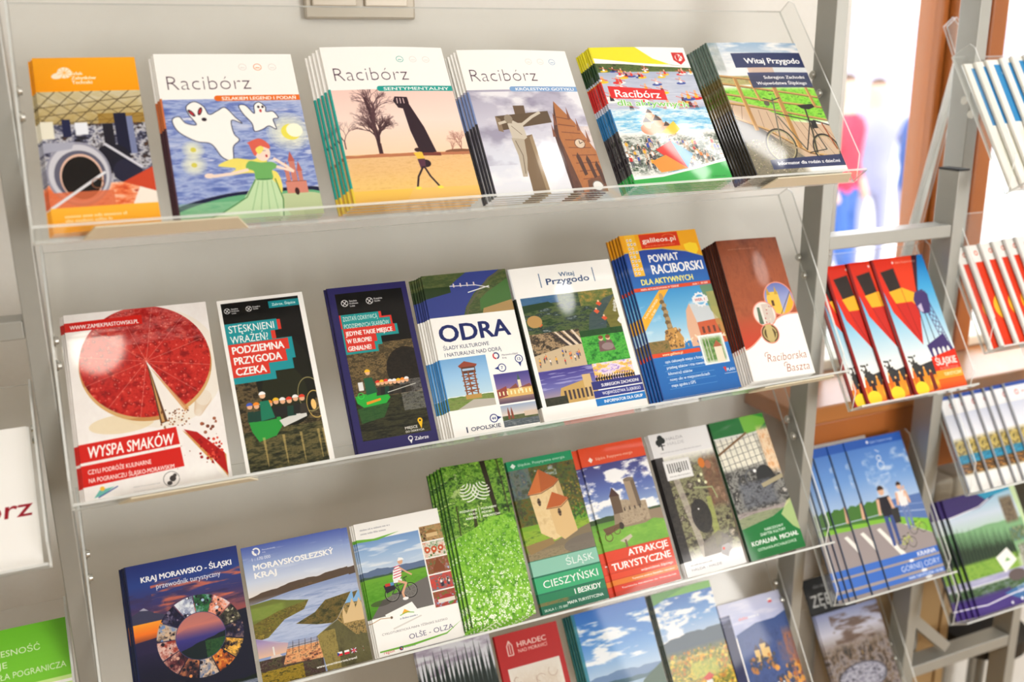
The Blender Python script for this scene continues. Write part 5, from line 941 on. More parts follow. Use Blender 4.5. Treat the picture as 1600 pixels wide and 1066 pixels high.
@art('atrak', 105, 208.3)
def _(c):
    c.grad(0, 10, 100, 50, [(60, 56, 120), (90, 110, 180), (170, 196, 226)]); c.clouds(0, 14, 100, 50, (250, 250, 252), 4, 6, .46, .12); c.clouds(60, 12, 100, 30, (70, 66, 130), 3, 4, .5, .2, .6)
    c.ridge(0, 100, 49, 1.4, 60, (60, 84, 50), 6); St = (150, 132, 110)
    c.grad(0, 52, 100, 72, [(96, 150, 60), (130, 190, 70), (110, 170, 60)]); c.tex(0, 54, 100, 72, [(90, 150, 50), (150, 200, 80)], 8, 8, al=.5)
    c.poly([(26, 52), (28, 46), (34, 47), (36, 42), (50, 44), (52, 40), (58, 42), (60, 46), (78, 47), (82, 50), (100, 50), (100, 58), (84, 56), (70, 58), (40, 58), (24, 56)], St); c.tex(26, 42, 96, 58, [(120, 104, 86), (180, 164, 140), (140, 124, 100)], 14, 12, al=.001)
    c.setclip([(36, 47), (36, 39), (52, 40), (60, 42), (80, 43), (80, 56), (36, 57)]); c.tex(30, 36, 84, 58, [(120, 102, 84), (186, 168, 142), (150, 132, 108)], 16, 14); c.setclip()
    c.poly([(54, 27), (70, 26), (72, 46), (56, 46)], (168, 148, 124)); c.poly([(64, 26.4), (70, 26), (72, 46), (66, 46)], (112, 96, 80)); c.ell(62, 26.8, 8, 1.4, (130, 114, 96)); c.rect(28, 36, 42, 48, (104, 84, 66)); c.poly([(27, 36), (34, 30), (43, 36.4)], (76, 50, 44)); c.ell(34, 56.4, 4, 2.4, (60, 50, 44))
    for i in range(4): c.rect(44 + i * 8, 45, 46 + i * 8, 47.4, (70, 60, 54))
    c.poly([(6, 56), (32, 54.6), (30, 58), (10, 61)], (110, 84, 60)); c.ring(12, 62, 6, 1.2, (100, 74, 52)); c.ring(26, 59, 5, 1, (100, 74, 52)); c.poly([(26, 66), (44, 63), (46, 65), (34, 68)], (200, 190, 170)); c.rect(33, 66, 36, 72, (120, 100, 80))
    O = (222, 70, 40)
    c.rect(0, 0, 100, 13, (228, 76, 36)); c.poly([(11, 9), (14.6, 7), (18, 9), (14.6, 11)], (250, 230, 220)); c.text('śląskie. Pozytywna energia', 22, 9.8, 1.9, (250, 210, 190), w=58); c.greek(78, 15.8, 14, .8, (230, 230, 240))
    c.rect(0, 71, 100, 101, (204, 60, 34)); strip_title(c, 71.4, 77.8, O, 'ATRAKCJE', 95, 4.2, 62, 1.6); strip_title(c, 78.6, 85, O, 'TURYSTYCZNE', 95, 4.4, 90, 1.6); strip_title(c, 85.8, 89.4, (226, 76, 44), 'województwa śląskiego', 95, 1.6, 50, .3); strip_title(c, 90, 93.4, (226, 130, 40), 'Turistické atrakce Slezského vojvodství', 95, 1.1, 66, .2); strip_title(c, 94, 97.4, (222, 60, 36), 'Touristische Attraktionen der Woiwodschaft', 95, 1.0, 84, .2)
@art('halda', 102.1, 209.6)
def _(c):
    c.rect(0, 0, 100, 17, (236, 236, 238))
    c.tex(0, 17, 100, 90, [(30, 26, 24), (90, 86, 66), (150, 150, 110), (60, 54, 46), (190, 180, 160)], 5, 12, con=1.9, oct=5); c.rect(0, 17, 14, 90, (24, 20, 24), .8); c.tex(70, 20, 100, 60, [(150, 96, 70), (110, 80, 60), (190, 150, 120)], 5, 8, al=.8)
    c.poly([(20, 30), (30, 30), (44, 90), (34, 90)], (190, 180, 170), .7); c.poly([(66, 50), (74, 50), (72, 80), (60, 86)], (160, 170, 90), .8); c.ell(50, 62, 16, 12, (30, 28, 30), .85); c.poly([(40, 80), (70, 74), (90, 82), (60, 90), (36, 90)], (120, 112, 104), .8)
    for x, y in ((68, 34), (72, 40), (62, 38)): c.ell(x, y, 2.4, None, (230, 230, 190))
    c.line([(50, 42), (80, 44), (84, 52)], 2, (160, 170, 120)); c.ell(48, 57, 1.2, None, (250, 250, 250)); c.ell(74, 26, 5.4, 3.6, (214, 120, 40)); c.ell(84, 28, 5, 3, (170, 110, 80))
    B = (34, 40, 40)
    for x, y in ((14, 6.5), (21, 5.4), (18, 3.6)): c.ell(x, y, 4.6, None, B)
    c.line([(18, 6), (18, 12)], 2, B); c.line([(12, 9), (23, 9)], 1.4, B); c.text('HALDA', 28, 6, 2.2, (160, 160, 166), w=28); c.text('HALDE', 28, 9.6, 2.2, (190, 190, 194), w=28); c.greek(12, 14.6, 70, .9, (170, 170, 176))
    c.rect(12, 20, 56, 34, (232, 232, 232)); c.rect(14, 21, 54, 33, (244, 244, 244))
    for i in range(9): c.rect(17 + i * 4, 22.4, 19 + i * 4, 29, (90, 90, 90))
    c.ring(35, 28, 3, 1, (40, 40, 40)); c.greek(17, 32, 34, .9, (120, 120, 120))
    c.poly([(0, 90), (100, 88.6), (100, 101), (0, 101)], (240, 240, 242)); c.poly([(64, 90), (68, 85), (80, 84), (84, 88), (78, 90), (74, 93)], (176, 172, 174)); c.ell(70, 87, 2, None, (220, 80, 60)); c.greek(10, 93.4, 36, .9, (120, 120, 130)); c.text('HALDA - HALDE', 10, 96.8, 1.6, (110, 110, 120), w=50)
@art('kopalnia', 101, 210)
def _(c):
    c.rect(0, 0, 100, 12, (24, 110, 50)); c.poly([(56, 0), (101, 0), (101, 7), (84, 12), (58, 13)], (110, 176, 60)); c.poly([(80, 0), (101, 0), (101, 4)], (50, 140, 50))
    c.tex(0, 11, 100, 76, [(60, 60, 58), (150, 150, 146), (40, 40, 40), (200, 196, 190)], 6, 10, con=1.9, oct=5); c.tex(0, 12, 84, 38, [(214, 214, 200), (240, 236, 220), (190, 190, 180)], 5, 6)
    for i in range(9): c.line([(2 + i * 10, 13), (6 + i * 10, 40)], 1.0, (70, 70, 66))
    for i in range(5): c.line([(0, 18 + i * 5), (84, 14 + i * 5)], .7, (84, 84, 80))
    c.line([(0, 24), (60, 12)], 3.4, (120, 90, 60)); c.tex(78, 8, 100, 46, [(220, 150, 90), (240, 220, 190), (190, 130, 80)], 4, 8)
    c.ring(32, 46, 11, 2.6, (60, 62, 66)); c.ring(46, 44, 12, 2, (90, 92, 98)); c.ell(54, 40, 2.6, None, (250, 250, 250)); c.ell(70, 46, 16, 9, (40, 42, 44)); c.tex(14, 46, 84, 66, [(50, 54, 62), (120, 124, 134), (30, 32, 36)], 8, 8, al=.9); c.poly([(58, 50), (100, 46), (100, 49), (60, 53)], (170, 160, 130)); c.tex(0, 66, 100, 80, [(130, 120, 124), (176, 164, 160), (110, 104, 104)], 5, 6)
    c.ell(50, 78, 80, 9, (110, 150, 70), .4); c.poly([(0, 78), (60, 74), (84, 70), (101, 66), (101, 101), (0, 101)], (24, 120, 56)); c.poly([(76, 74), (92, 66), (101, 64), (101, 88), (90, 84)], (206, 214, 150), .8)
    c.text('NARODOWY', 56, 82.4, 1.8, (240, 246, 240), al='c', bold=.3, w=34); c.text('ZABYTEK KULTURY', 52, 85.2, 1.8, (240, 246, 240), al='c', bold=.3, w=46); c.text('KOPALNIA  MICHAŁ', 52, 90.6, 3.0, (250, 250, 250), al='c', bold=1.0, w=84); c.text('OSTRAWA-MICHAŁKOVICE', 52, 94.8, 1.8, (226, 240, 226), al='c', bold=.3, w=70)

def vista(c, sky, hills, ground, cl=.5):
    c.grad(0, 0, 100, 50, sky); c.clouds(0, 4, 100, 44, (246, 248, 252), 3, 6, cl, .14)
@art('couple', 110, 232, res=3)
def _(c):
    c.rect(0, 0, 100, 40, (220, 222, 230)); c.clouds(0, 0, 100, 20, (170, 160, 180), 3, 4, .45, .2)
    for i in range(26): x = i * 4 + (i * 7 % 3); h = 10 + (i * 37 % 11); c.poly([(x - 4, 44), (x, 22 - h * .9), (x + 4, 44)], (20, 34, 30) if i % 2 else (34, 50, 44))
    c.tex(0, 22, 100, 44, [(16, 26, 24), (30, 46, 40), (20, 30, 28)], 10, 6, al=.6); c.tex(0, 40, 100, 60, [(60, 80, 120), (120, 140, 180)], 3, 8); c.poly([(0, 60), (40, 52), (101, 56), (101, 101), (0, 101)], (150, 110, 110))
    for x in (58, 72): c.poly([(x - 10, 60), (x - 6, 40), (x + 5, 39), (x + 9, 60)], (236, 230, 232)); c.ell(x - 2, 35, 5, 2.6, (150, 80, 70)); c.ell(x - 2, 33.8, 5, 2.2, (90, 50, 40))
@art('hradec', 101, 224, (176, 32, 34), res=3)
def _(c):
    c.grad(0, 0, 100, 100, [(190, 36, 36), (160, 28, 30)])
    c.line([(16, 14), (16, 8), (20, 5), (24, 8), (24, 14)], 1.6, (240, 210, 200)); c.line([(16, 14), (24, 14)], 1.4, (240, 210, 200)); c.line([(20, 5), (20, 13)], 1.2, (240, 210, 200)); c.text('HRADEC', 32, 10, 3.2, (244, 214, 204), bold=.6, w=46); c.text('NAD MORAVICÍ', 32, 13.6, 2.2, (240, 200, 190), bold=.2, w=46)
    c.rect(10, 22, 92, 100, (232, 226, 216)); c.tex(10, 22, 92, 100, [(232, 228, 220), (206, 190, 170), (236, 230, 222)], 5, 8, al=.7)
    rg = random.Random(2)
    for i in range(40): x, y = rg.uniform(20, 80), rg.uniform(28, 96); c.ring(x, y, rg.uniform(3, 9), .6, (150, 110, 90), .7, a0=rg.uniform(0, 3), a1=rg.uniform(3.4, 6))
@art('lake', 130, 226, res=3)
def _(c):
    c.grad(0, 0, 100, 46, [(40, 110, 200), (90, 150, 220), (190, 210, 230)]); c.clouds(0, 8, 100, 36, (240, 246, 252), 3, 6, .48, .14); c.rect(0, 0, 5, 100, (30, 120, 140), .8)
    c.ridge(0, 100, 43, 2, 56, (110, 140, 180), 3); c.ridge(0, 100, 48, 1.6, 58, (70, 104, 120), 4); c.grad(0, 51, 100, 80, [(150, 180, 206), (110, 150, 190)]); c.poly([(60, 60), (72, 52), (100, 44), (100, 62), (80, 61)], (50, 84, 60)); c.poly([(0, 54), (30, 52), (54, 54), (20, 58), (0, 60)], (60, 90, 70))
    for i in range(22): x = 30 + i * 3.4; h = 10 + i * 37 % 13; c.poly([(x - 5, 90), (x, 66 - h * .4), (x + 5, 90)], (34, 60, 34) if i % 2 else (56, 84, 44))
    c.tex(0, 72, 100, 100, [(30, 50, 26), (70, 100, 50), (40, 60, 30)], 12, 10, al=.9)
@art('meadow', 110, 225, res=3)
def _(c):
    c.rect(0, 0, 100, 8, (110, 180, 60)); c.grad(0, 5, 100, 34, [(50, 110, 190), (110, 160, 220), (190, 206, 226)]); c.clouds(0, 6, 100, 34, (250, 250, 252), 3, 5, .46, .12)
    c.poly([(0, 0), (60, 0), (0, 8)], (80, 150, 50)); c.ridge(0, 100, 33, 2, 46, (80, 96, 110), 3, 0, -3); c.tex(0, 40, 100, 100, [(170, 150, 40), (240, 200, 60), (110, 120, 40), (220, 160, 50), (90, 110, 40)], 8, 14, con=1.8); c.dots(0, 42, 100, 76, 260, 1, 3, [(230, 170, 40), (190, 120, 30), (120, 130, 40), (90, 100, 40), (240, 210, 80)], .8); c.tex(30, 50, 80, 62, [(150, 170, 60), (200, 200, 90)], 4, 3, al=.7); c.poly([(48, 62), (60, 59), (66, 62), (56, 65)], (200, 60, 40)); c.rect(52, 64, 62, 67, (240, 236, 230)); c.rect(0, 80, 100, 100, (100, 170, 50)); c.text('BESKIDY', 90, 90, 6, (250, 250, 250), bold=1, al='r', w=60)
@art('zamki', 133, 183, res=3)
def _(c):
    c.grad(0, 0, 100, 30, [(200, 204, 232), (176, 184, 222)]); c.rect(0, 10, 14, 100, (24, 32, 80)); c.clouds(0, 0, 100, 24, (226, 226, 244), 2, 4, .5, .2, .6)
    c.poly([(16, 28), (50, 22), (80, 22), (101, 18), (101, 101), (16, 101)], (54, 80, 140)); c.tex(16, 24, 100, 100, [(40, 60, 110), (70, 90, 150), (50, 66, 100)], 6, 8, al=.7)
    c.tex(84, 30, 100, 100, [(60, 70, 110), (214, 120, 60), (90, 80, 90)], 4, 12, con=1.8, al=.8)
    for x, y, w, h in ((36, 44, 8, 10), (46, 40, 9, 12), (54, 44, 6, 9)): c.rect(x, y, x + w, y + h, (230, 196, 130)); c.poly([(x - 1, y), (x + w / 2, y - 5), (x + w + 1, y)], (70, 60, 80))
    c.dots(26, 50, 66, 62, 60, 1, 3, [(200, 130, 60), (90, 80, 70), (60, 70, 90)], .8); c.dots(60, 62, 100, 100, 120, 1.5, 4, [(230, 150, 50), (190, 110, 40), (50, 60, 90), (240, 170, 70)], .8); c.tex(70, 40, 100, 64, [(60, 90, 150), (200, 120, 80)], 4, 5, al=.5)
    c.rect(78, 5, 84, 8, (250, 250, 250)); c.rect(78, 6.8, 84, 8.6, (220, 60, 60)); c.greek(26, 17, 13, 2.4, (236, 130, 130)); c.greek(41, 17, 16, 2.4, (250, 250, 252))
    c.text('Zamki', 26, 82, 8, (250, 250, 250), bold=1.6, w=42); c.line([(26, 85), (62, 82)], 1.2, (250, 250, 250)); c.text('i pałace', 62, 90, 3.4, (250, 240, 230), bold=.3, w=26)
@art('blackleaf', 100, 306, (18, 20, 22), res=3)
def _(c):
    c.greek(20, 6, 50, 2, (140, 140, 140)); c.text('ZĘBICE', 8, 16, 6.4, (214, 216, 214), bold=-.4, w=78); c.tex(0, 20, 100, 30, [(20, 22, 22), (60, 66, 40), (24, 26, 24)], 6, 4)
@art('rock', 126, 250, res=3)
def _(c):
    c.grad(0, 0, 100, 30, [(130, 140, 180), (200, 200, 216), (130, 110, 90)]); c.clouds(20, 3, 100, 24, (90, 66, 50), 3, 6, .42, .2, .8); c.tex(0, 20, 100, 100, [(40, 36, 34), (110, 90, 70), (150, 140, 140), (60, 50, 44), (170, 140, 90)], 8, 12, con=1.9, oct=5)
    c.ell(46, 48, 38, 10, (80, 80, 92)); c.setclip(c.epts(46, 48, 36, 9)); c.tex(6, 36, 90, 60, [(60, 60, 76), (190, 190, 206), (40, 40, 50)], 12, 12, con=2); c.setclip(); c.poly([(0, 84), (20, 70), (36, 72), (20, 101), (0, 101)], (210, 206, 190))
@art('slaskie', 108, 219, res=3.4)
def _(c):
    c.grad(0, 0, 100, 100, [(20, 120, 200), (70, 170, 226), (160, 210, 236), (240, 244, 244), (250, 246, 226)]); R = (224, 44, 20)
    c.poly([(-1, -1), (90, -1), (70, 24), (44, 66), (10, 40), (-1, 10)], R)
    c.setclip([(-1, -1), (90, -1), (70, 24), (44, 66), (10, 40), (-1, 10)])
    c.poly([(10, 10), (36, 8), (38, 24), (16, 26)], (44, 34, 32)); c.poly([(14, 25), (40, 23), (62, 27), (70, 34), (66, 42), (50, 34), (20, 34)], (250, 180, 40)); c.poly([(36, 0), (84, 0), (70, 24), (62, 28), (40, 23)], (232, 60, 24)); c.poly([(78, 0), (90, 0), (68, 30), (60, 40), (66, 24)], (60, 24, 40)); c.poly([(20, 34), (50, 35), (62, 40), (44, 66), (24, 50)], (206, 40, 30)); c.line([(36, 8), (40, 40), (44, 60)], .8, (140, 20, 16)); c.line([(20, 34), (38, 60)], .7, (140, 20, 16)); c.setclip()
    V = (66, 50, 110)
    c.poly([(54, 33), (60, 28), (76, 26), (84, 30), (82, 38), (76, 44), (64, 44), (56, 40)], V); c.poly([(58, 38), (66, 36), (66, 43), (60, 42)], (200, 190, 220)); c.line([(58, 27), (82, 28)], .8, (90, 80, 110))
    c.line([(58, 40), (54, 76)], 1.6, (50, 66, 90)); c.line([(67, 44), (70, 76)], 1.6, (50, 66, 90)); c.line([(72, 40), (86, 76)], 1.4, V); c.line([(82, 36), (98, 76)], 1.4, V)
    for i in range(8): c.line([(72 + i * 1.9, 40 + i * 4.6), (84 + i * 1.9, 44 + i * 4)], 1.1, V); c.line([(83 + i * 1.9, 38 + i * 4.6), (75 + i * 1.9, 46 + i * 4)], 1.0, V)
    c.poly([(50, 67), (88, 60), (96, 72), (96, 78), (54, 78)], V)
    for x in (60, 70, 79, 88): c.ell(x, 73, 3, 3.6, (240, 240, 240))
    c.tex(12, 74, 54, 84, [(40, 40, 44), (60, 60, 62)], 4, 4, al=0); c.poly([(8, 84), (14, 76), (26, 80), (50, 78), (54, 92), (8, 92)], (52, 54, 58)); c.dots(8, 72, 22, 82, 30, .8, 1.8, [(60, 60, 54)])
    c.grad(0, 88, 100, 101, [(240, 130, 30), (250, 190, 50), (230, 70, 20)]); c.poly([(50, 76), (101, 72), (101, 90), (50, 90)], R); c.rect(50, 86, 101, 91, (250, 160, 40)); c.rect(50, 92, 101, 101, (226, 70, 24), .7)
    for i in range(4): x = 10 + i * 10; c.poly([(x - 4, 99), (x - 3, 86), (x, 80 + i % 2 * 3), (x + 3, 86), (x + 4, 98)], ((226, 110, 30), (60, 30, 30), (240, 150, 40), (120, 40, 30))[i]); c.ell(x, 82 + i % 2 * 3, 1.8, None, (250, 190, 110))
    c.ell(16, 96, 12, 5, (250, 220, 50)); c.rect(0, 0, 4, 100, (150, 24, 24))
    c.text('ŚLĄSKIE', 56, 82.2, 5.0, (250, 246, 240), bold=1.5, w=40); c.text('PRZEWODNIK', 60, 86.2, 2.3, (250, 160, 140), w=36); c.text('TURYSTYCZNY', 64, 90.2, 2.2, (255, 240, 190), bold=.8, w=34); c.poly([(36, 4), (38, 2.8), (40, 4), (38, 5.2)], (240, 220, 220)); c.text('śląskie. Pozytywna energia', 42, 4.8, 1.4, (236, 200, 190), w=40)
@art('kraina', 123, 241, res=3.2)
def _(c):
    c.grad(0, 0, 100, 50, [(70, 120, 200), (110, 156, 220), (190, 210, 236)]); c.clouds(20, 10, 100, 44, (220, 230, 244), 3, 5, .5, .2, .7); c.rect(0, 0, 100, 6, (40, 90, 180)); c.rect(34, 0, 35, 0, (0, 0, 0)); c.ell(39, 3, 2, None, (220, 230, 244)); c.text('śląskie. Pozytywna energia', 43, 4.2, 1.6, (200, 214, 236), w=40)
    c.ridge(0, 60, 42, 3, 56, (70, 120, 50), 3, 0, 4); c.poly([(40, 44), (101, 44), (101, 66), (40, 60)], (90, 120, 180)); c.line([(0, 52), (40, 52), (101, 56)], 1, (190, 206, 230)); c.line([(40, 48), (101, 51)], .8, (150, 170, 210)); c.poly([(0, 54), (50, 56), (101, 62), (101, 72), (60, 62), (0, 60)], (130, 190, 60))
    c.poly([(0, 57), (40, 58), (101, 72), (101, 90), (0, 90)], (156, 146, 146)); c.poly([(10, 61), (16, 60.4), (46, 81), (38, 82)], (240, 238, 232))
    c.ring(50, 15, 4, 1.1, (230, 240, 250)); c.ring(50, 20, 6, 1.1, (230, 240, 250)); c.line([(48, 9), (53, 11)], 1, (230, 240, 250)); c.greek(43, 27, 16, 1, (230, 240, 250))
    for x, y, h, s, l in ((36, 74, 40, (36, 34, 44), (60, 80, 140)), (68, 66, 32, (240, 236, 236), (110, 130, 180))): c.man(x, y, h, s, l)
    c.bike(44, 78, 7, (190, 210, 60)); c.bike(70, 70, 6.5, (190, 200, 90)); c.poly([(42, 50), (56, 50), (54, 60), (44, 60)], (50, 50, 50)); c.line([(68, 40), (76, 37), (72, 44)], 1.6, (230, 180, 150))
    B = (60, 110, 200); c.rect(0, 81, 100, 101, (160, 150, 150)); c.rect(0, 80.6, 100, 85, B); c.rect(0, 86.6, 100, 93, B); c.rect(0, 95, 100, 98, B); c.text('KRAINA', 95, 84.4, 2.8, (250, 250, 250), bold=.8, al='r', w=32); c.text('GÓRNEJ ODRY', 97, 91.8, 3.6, (226, 234, 248), bold=-.2, al='r', w=68); c.text('MAPA TURYSTYCZNA 1:50 000', 97, 97.4, 1.6, (240, 244, 250), bold=.3, al='r', w=60); c.ell(50, 86, 4, 1, (240, 240, 240)); c.ell(66, 94, 5, 1, (240, 240, 240)); c.ell(70, 98.8, 6, 1, (240, 240, 240))
@art('whiteblue', 112, 215, (244, 242, 236), res=2.6)
def _(c):
    c.rect(10, 4, 100, 50, (50, 140, 200)); c.line([(50, 20), (60, 16), (70, 24), (62, 30), (50, 22)], 1.4, (220, 236, 246)); c.tex(10, 54, 100, 92, [(236, 232, 220), (206, 216, 180), (240, 238, 230)], 4, 6)
    c.greek(20, 12, 50, 3, (230, 240, 250))
@art('redwhite', 112, 170, (240, 238, 234), res=2.6)
def _(c):
    c.rect(7, 17, 100, 100, (226, 56, 20)); c.ell(34, 62, 20, None, (250, 190, 50)); c.ell(34, 62, 12, None, (250, 214, 110)); c.ring(16, 8, 3.6, 1.4, (224, 90, 50)); c.greek(24, 9, 50, 2, (214, 90, 70)); c.greek(40, 34, 50, 5, (250, 240, 220))
@art('mosaic', 112, 160, (238, 238, 240), res=2.6)
def _(c):
    c.grad(0, 3, 100, 18, [(248, 248, 250), (240, 240, 244)]); c.rect(0, 0, 100, 4, (50, 80, 160)); c.ring(20, 11, 4, 1.4, (214, 90, 80)); c.greek(30, 12, 50, 2, (190, 110, 110)); c.grad(0, 20, 100, 46, [(206, 212, 230), (244, 244, 250)])
    c.tex(0, 44, 100, 84, [(60, 60, 40), (226, 200, 110), (90, 80, 50), (240, 220, 150)], 12, 10, con=2); c.tex(0, 62, 100, 72, [(30, 120, 160), (50, 150, 190), (40, 60, 70)], 6, 4); c.tex(0, 70, 100, 82, [(220, 140, 50), (60, 50, 40), (240, 170, 80)], 8, 4, con=2); c.rect(0, 83, 100, 100, (240, 240, 238)); c.poly([(22, 90), (28, 86), (34, 90), (28, 94)], (90, 170, 110)); c.greek(40, 92, 40, 2, (130, 130, 130))
@art('purple', 175, 200, (230, 230, 240), res=2.6)
def _(c):
    c.grad(0, 0, 100, 40, [(150, 200, 226), (210, 224, 240), (170, 206, 170)]); c.ridge(0, 100, 30, 2, 60, (130, 180, 130), 3); 
    c.poly([(0, 0), (60, 0), (70, 6), (44, 14), (0, 16)], (60, 46, 110)); c.poly([(44, 0), (101, 0), (101, 4), (70, 6), (56, 8)], (50, 160, 200)); c.line([(0, 17), (20, 15), (44, 13), (60, 8)], 1.2, (240, 240, 250))
    for i in range(34): x = i * 2.2; h = 6 + i * 37 % 7; c.poly([(x - 2, 62), (x, 36 - h + i * .3), (x + 2, 62)], (30, 50, 34) if i % 2 else (44, 66, 44))
    c.tex(0, 56, 80, 74, [(100, 150, 50), (140, 180, 70), (80, 130, 40)], 8, 6); c.tex(0, 70, 100, 76, [(150, 150, 190), (190, 190, 214)], 4, 4); c.tex(0, 76, 100, 90, [(30, 50, 40), (70, 100, 60), (130, 140, 160)], 12, 6, con=1.8)
    c.tex(72, 8, 92, 34, [(70, 60, 50), (140, 124, 100), (50, 44, 40)], 5, 5); c.tex(72, 36, 96, 50, [(110, 160, 200), (90, 110, 60), (200, 200, 190)], 5, 5); c.tex(76, 50, 96, 80, [(40, 44, 34), (190, 190, 180), (80, 84, 60)], 7, 8, con=2); c.poly([(44, 58), (62, 52), (70, 64), (50, 72)], (246, 246, 240)); c.poly([(54, 63), (58, 60), (62, 63)], (110, 170, 90)); c.ell(64, 76, 12, 5, (96, 84, 84))
    c.poly([(92, 0), (101, 0), (101, 70), (98, 60)], (206, 230, 180)); c.grad(0, 86, 100, 101, [(64, 46, 120), (70, 50, 130)]); c.poly([(40, 88), (101, 80), (101, 101), (70, 101)], (60, 150, 190), .6); c.line([(0, 92), (14, 93), (50, 90), (101, 88)], 1.1, (240, 240, 250))
    for i, w in enumerate((34, 30, 26)): c.greek(58, 86 + i * 2.4, w, 1.4, (226, 220, 240))
    c.ell(60, 96, 1.6, None, (240, 240, 250)); c.ell(46, 97, 1.4, None, (240, 240, 250)); c.rect(0, 84, 50, 87, (64, 46, 120), .7)
@art('whitefold', 210, 148, res=2.6)
def _(c):
    c.text('Racibórz', 98, 64, 12.5, (150, 14, 34), shear=.16, bold=.6, w=57, al='r'); c.greek(56, 92, 20, .9, (206, 206, 206))
@art('greenbook', 146, 209, (116, 200, 50), res=3)
def _(c):
    c.grad(0, 0, 100, 36, [(110, 196, 44), (126, 206, 60)]); T = (230, 246, 214)
    c.text('WSPÓŁCZESNOŚĆ', 80, 14.4, 3.2, T, al='r', w=62); c.text('OBYCZAJE', 56, 20.4, 3.2, T, al='r', w=38); c.text('DUCHA I CIAŁA POGRANICZA', 97, 26.4, 3.2, T, al='r', w=82)
    c.rect(0, 31, 100, 36, (206, 236, 150)); c.rect(0, 33, 100, 34.6, (250, 250, 246)); c.tex(0, 36, 100, 100, [(230, 110, 40), (90, 110, 160), (210, 60, 60), (190, 190, 60), (120, 70, 50)], 5, 5, con=2.2, oct=5); quilt(c, 0, 38, 100, 100, 80); c.ell(80, 56, 20, 14, (236, 120, 30), .8)
# ---------------------------------------------------------------- printed covers -> materials
def cover_mat(name, im, rough):
    m = bpy.data.materials.new(name); m.use_nodes = True; nt = m.node_tree; b = nt.nodes['Principled BSDF']
    t = nt.nodes.new('ShaderNodeTexImage'); t.image = im; t.extension = 'EXTEND'; t.interpolation = 'Cubic'
    nt.links.new(t.outputs[0], b.inputs['Base Color']); b.inputs['Roughness'].default_value = rough
    b.inputs['Coat Weight'].default_value = .4; b.inputs['Coat Roughness'].default_value = .045; b.inputs['Specular IOR Level'].default_value = .15
    return m
def booklet_meshes(name, w, h, th, bow, cm, saddle):
    # cover: front sheet with a slight bow, folded spine on the left, back sheet; page block between them
    nx, ny = 8, 8; bm = bmesh.new(); uv = bm.loops.layers.uv.new('uv')
    def Z(u, v): return th + bow * math.sin(math.pi * u) ** 1 * (.35 + .65 * v)
    g = [[bm.verts.new((w * i / nx, h * j / ny, Z(i / nx, j / ny))) for i in range(nx + 1)] for j in range(ny + 1)]
    def quad(vs, uvs, mi=0, sm=False):
        f = bm.faces.new(vs); f.material_index = mi; f.smooth = sm
        for l, q in zip(f.loops, uvs): l[uv].uv = q
    for j in range(ny):
        for i in range(nx): quad((g[j][i], g[j][i + 1], g[j + 1][i + 1], g[j + 1][i]), ((i / nx, j / ny), ((i + 1) / nx, j / ny), ((i + 1) / nx, (j + 1) / ny), (i / nx, (j + 1) / ny)), 0, True)
    # spine, rounded for stapled booklets
    prof = [(0, th)] + ([(-th * .28, th * .62), (-th * .28, th * .38)] if saddle else []) + [(0, 0)]
    prev = [g[j][0] for j in range(ny + 1)]
    for k, (px, pz) in enumerate(prof[1:]):
        cur = [bm.verts.new((px, h * j / ny, pz)) for j in range(ny + 1)]
        for j in range(ny): quad((cur[j], prev[j], prev[j + 1], cur[j + 1]), ((.004, j / ny), (.012, j / ny), (.012, (j + 1) / ny), (.004, (j + 1) / ny)))
        prev = cur
    bk = [bm.verts.new((w, h * j / ny, 0)) for j in range(ny + 1)]
    for j in range(ny): quad((bk[j], prev[j], prev[j + 1], bk[j + 1]), ((0, 0),) * 4, 1)
    for e in bm.edges:
        if len({fc.smooth for fc in e.link_faces}) > 1: e.smooth = False
    cv = bpy.data.meshes.new('cover'); bm.normal_update(); bm.to_mesh(cv); bm.free()
    cv.materials.append(cm); cv.materials.append(M['back'])
    bm = bmesh.new(); bbox(bm, .0002, w - .0006, .0004, h - .0004, th * .08, th * .92); pg = done(bm, 'page_block'); pg.materials.append(M['paper'])
    return cv, pg
_rr = random.Random(77)
SHARED = {}
SPINE = dict(legend=((28, 46, (200, 110, 60)), (46, 100, (70, 40, 50))), sentym=((28, 90, (30, 160, 150)), (90, 100, (230, 200, 60))), gotyk=((30, 52, (120, 140, 190)), (52, 100, (40, 38, 48))),
             bikebook=((0, 28, (90, 110, 100)), (28, 52, (90, 80, 40)), (52, 100, (26, 24, 22))), aktyw=((0, 12, (226, 216, 40)), (12, 24, (30, 60, 30)), (26, 42, (200, 30, 30)), (46, 62, (30, 110, 170)), (62, 92, (50, 44, 50)), (92, 100, (40, 160, 70))),
             baszta=((0, 76, (58, 24, 18)), (76, 100, (230, 226, 222))), arbor=((0, 100, (30, 80, 20)),), witaj=((0, 20, (220, 222, 226)), (20, 90, (22, 30, 24))), powiat=((0, 12, (170, 110, 20)), (12, 70, (20, 50, 110)), (70, 100, (20, 60, 130))),
             halda=((17, 90, (20, 16, 18)),), kraj=((0, 100, (20, 30, 70)),), kopalnia=((0, 100, (20, 60, 34)),), boatB=((0, 100, (28, 24, 70)),), kraina=((6, 100, (60, 74, 100)),), slaskie=((0, 100, (130, 20, 20)),),
             lake=((0, 100, (20, 90, 80)),), meadow=((0, 100, (30, 50, 30)),), mosaic=((0, 100, (170, 174, 182)),), redwhite=((0, 100, (206, 204, 200)),), whiteblue=((0, 100, (232, 230, 222)),), purple=((16, 84, (30, 40, 44)),))
ORD = 'front second third fourth fifth sixth seventh eighth ninth tenth'.split()
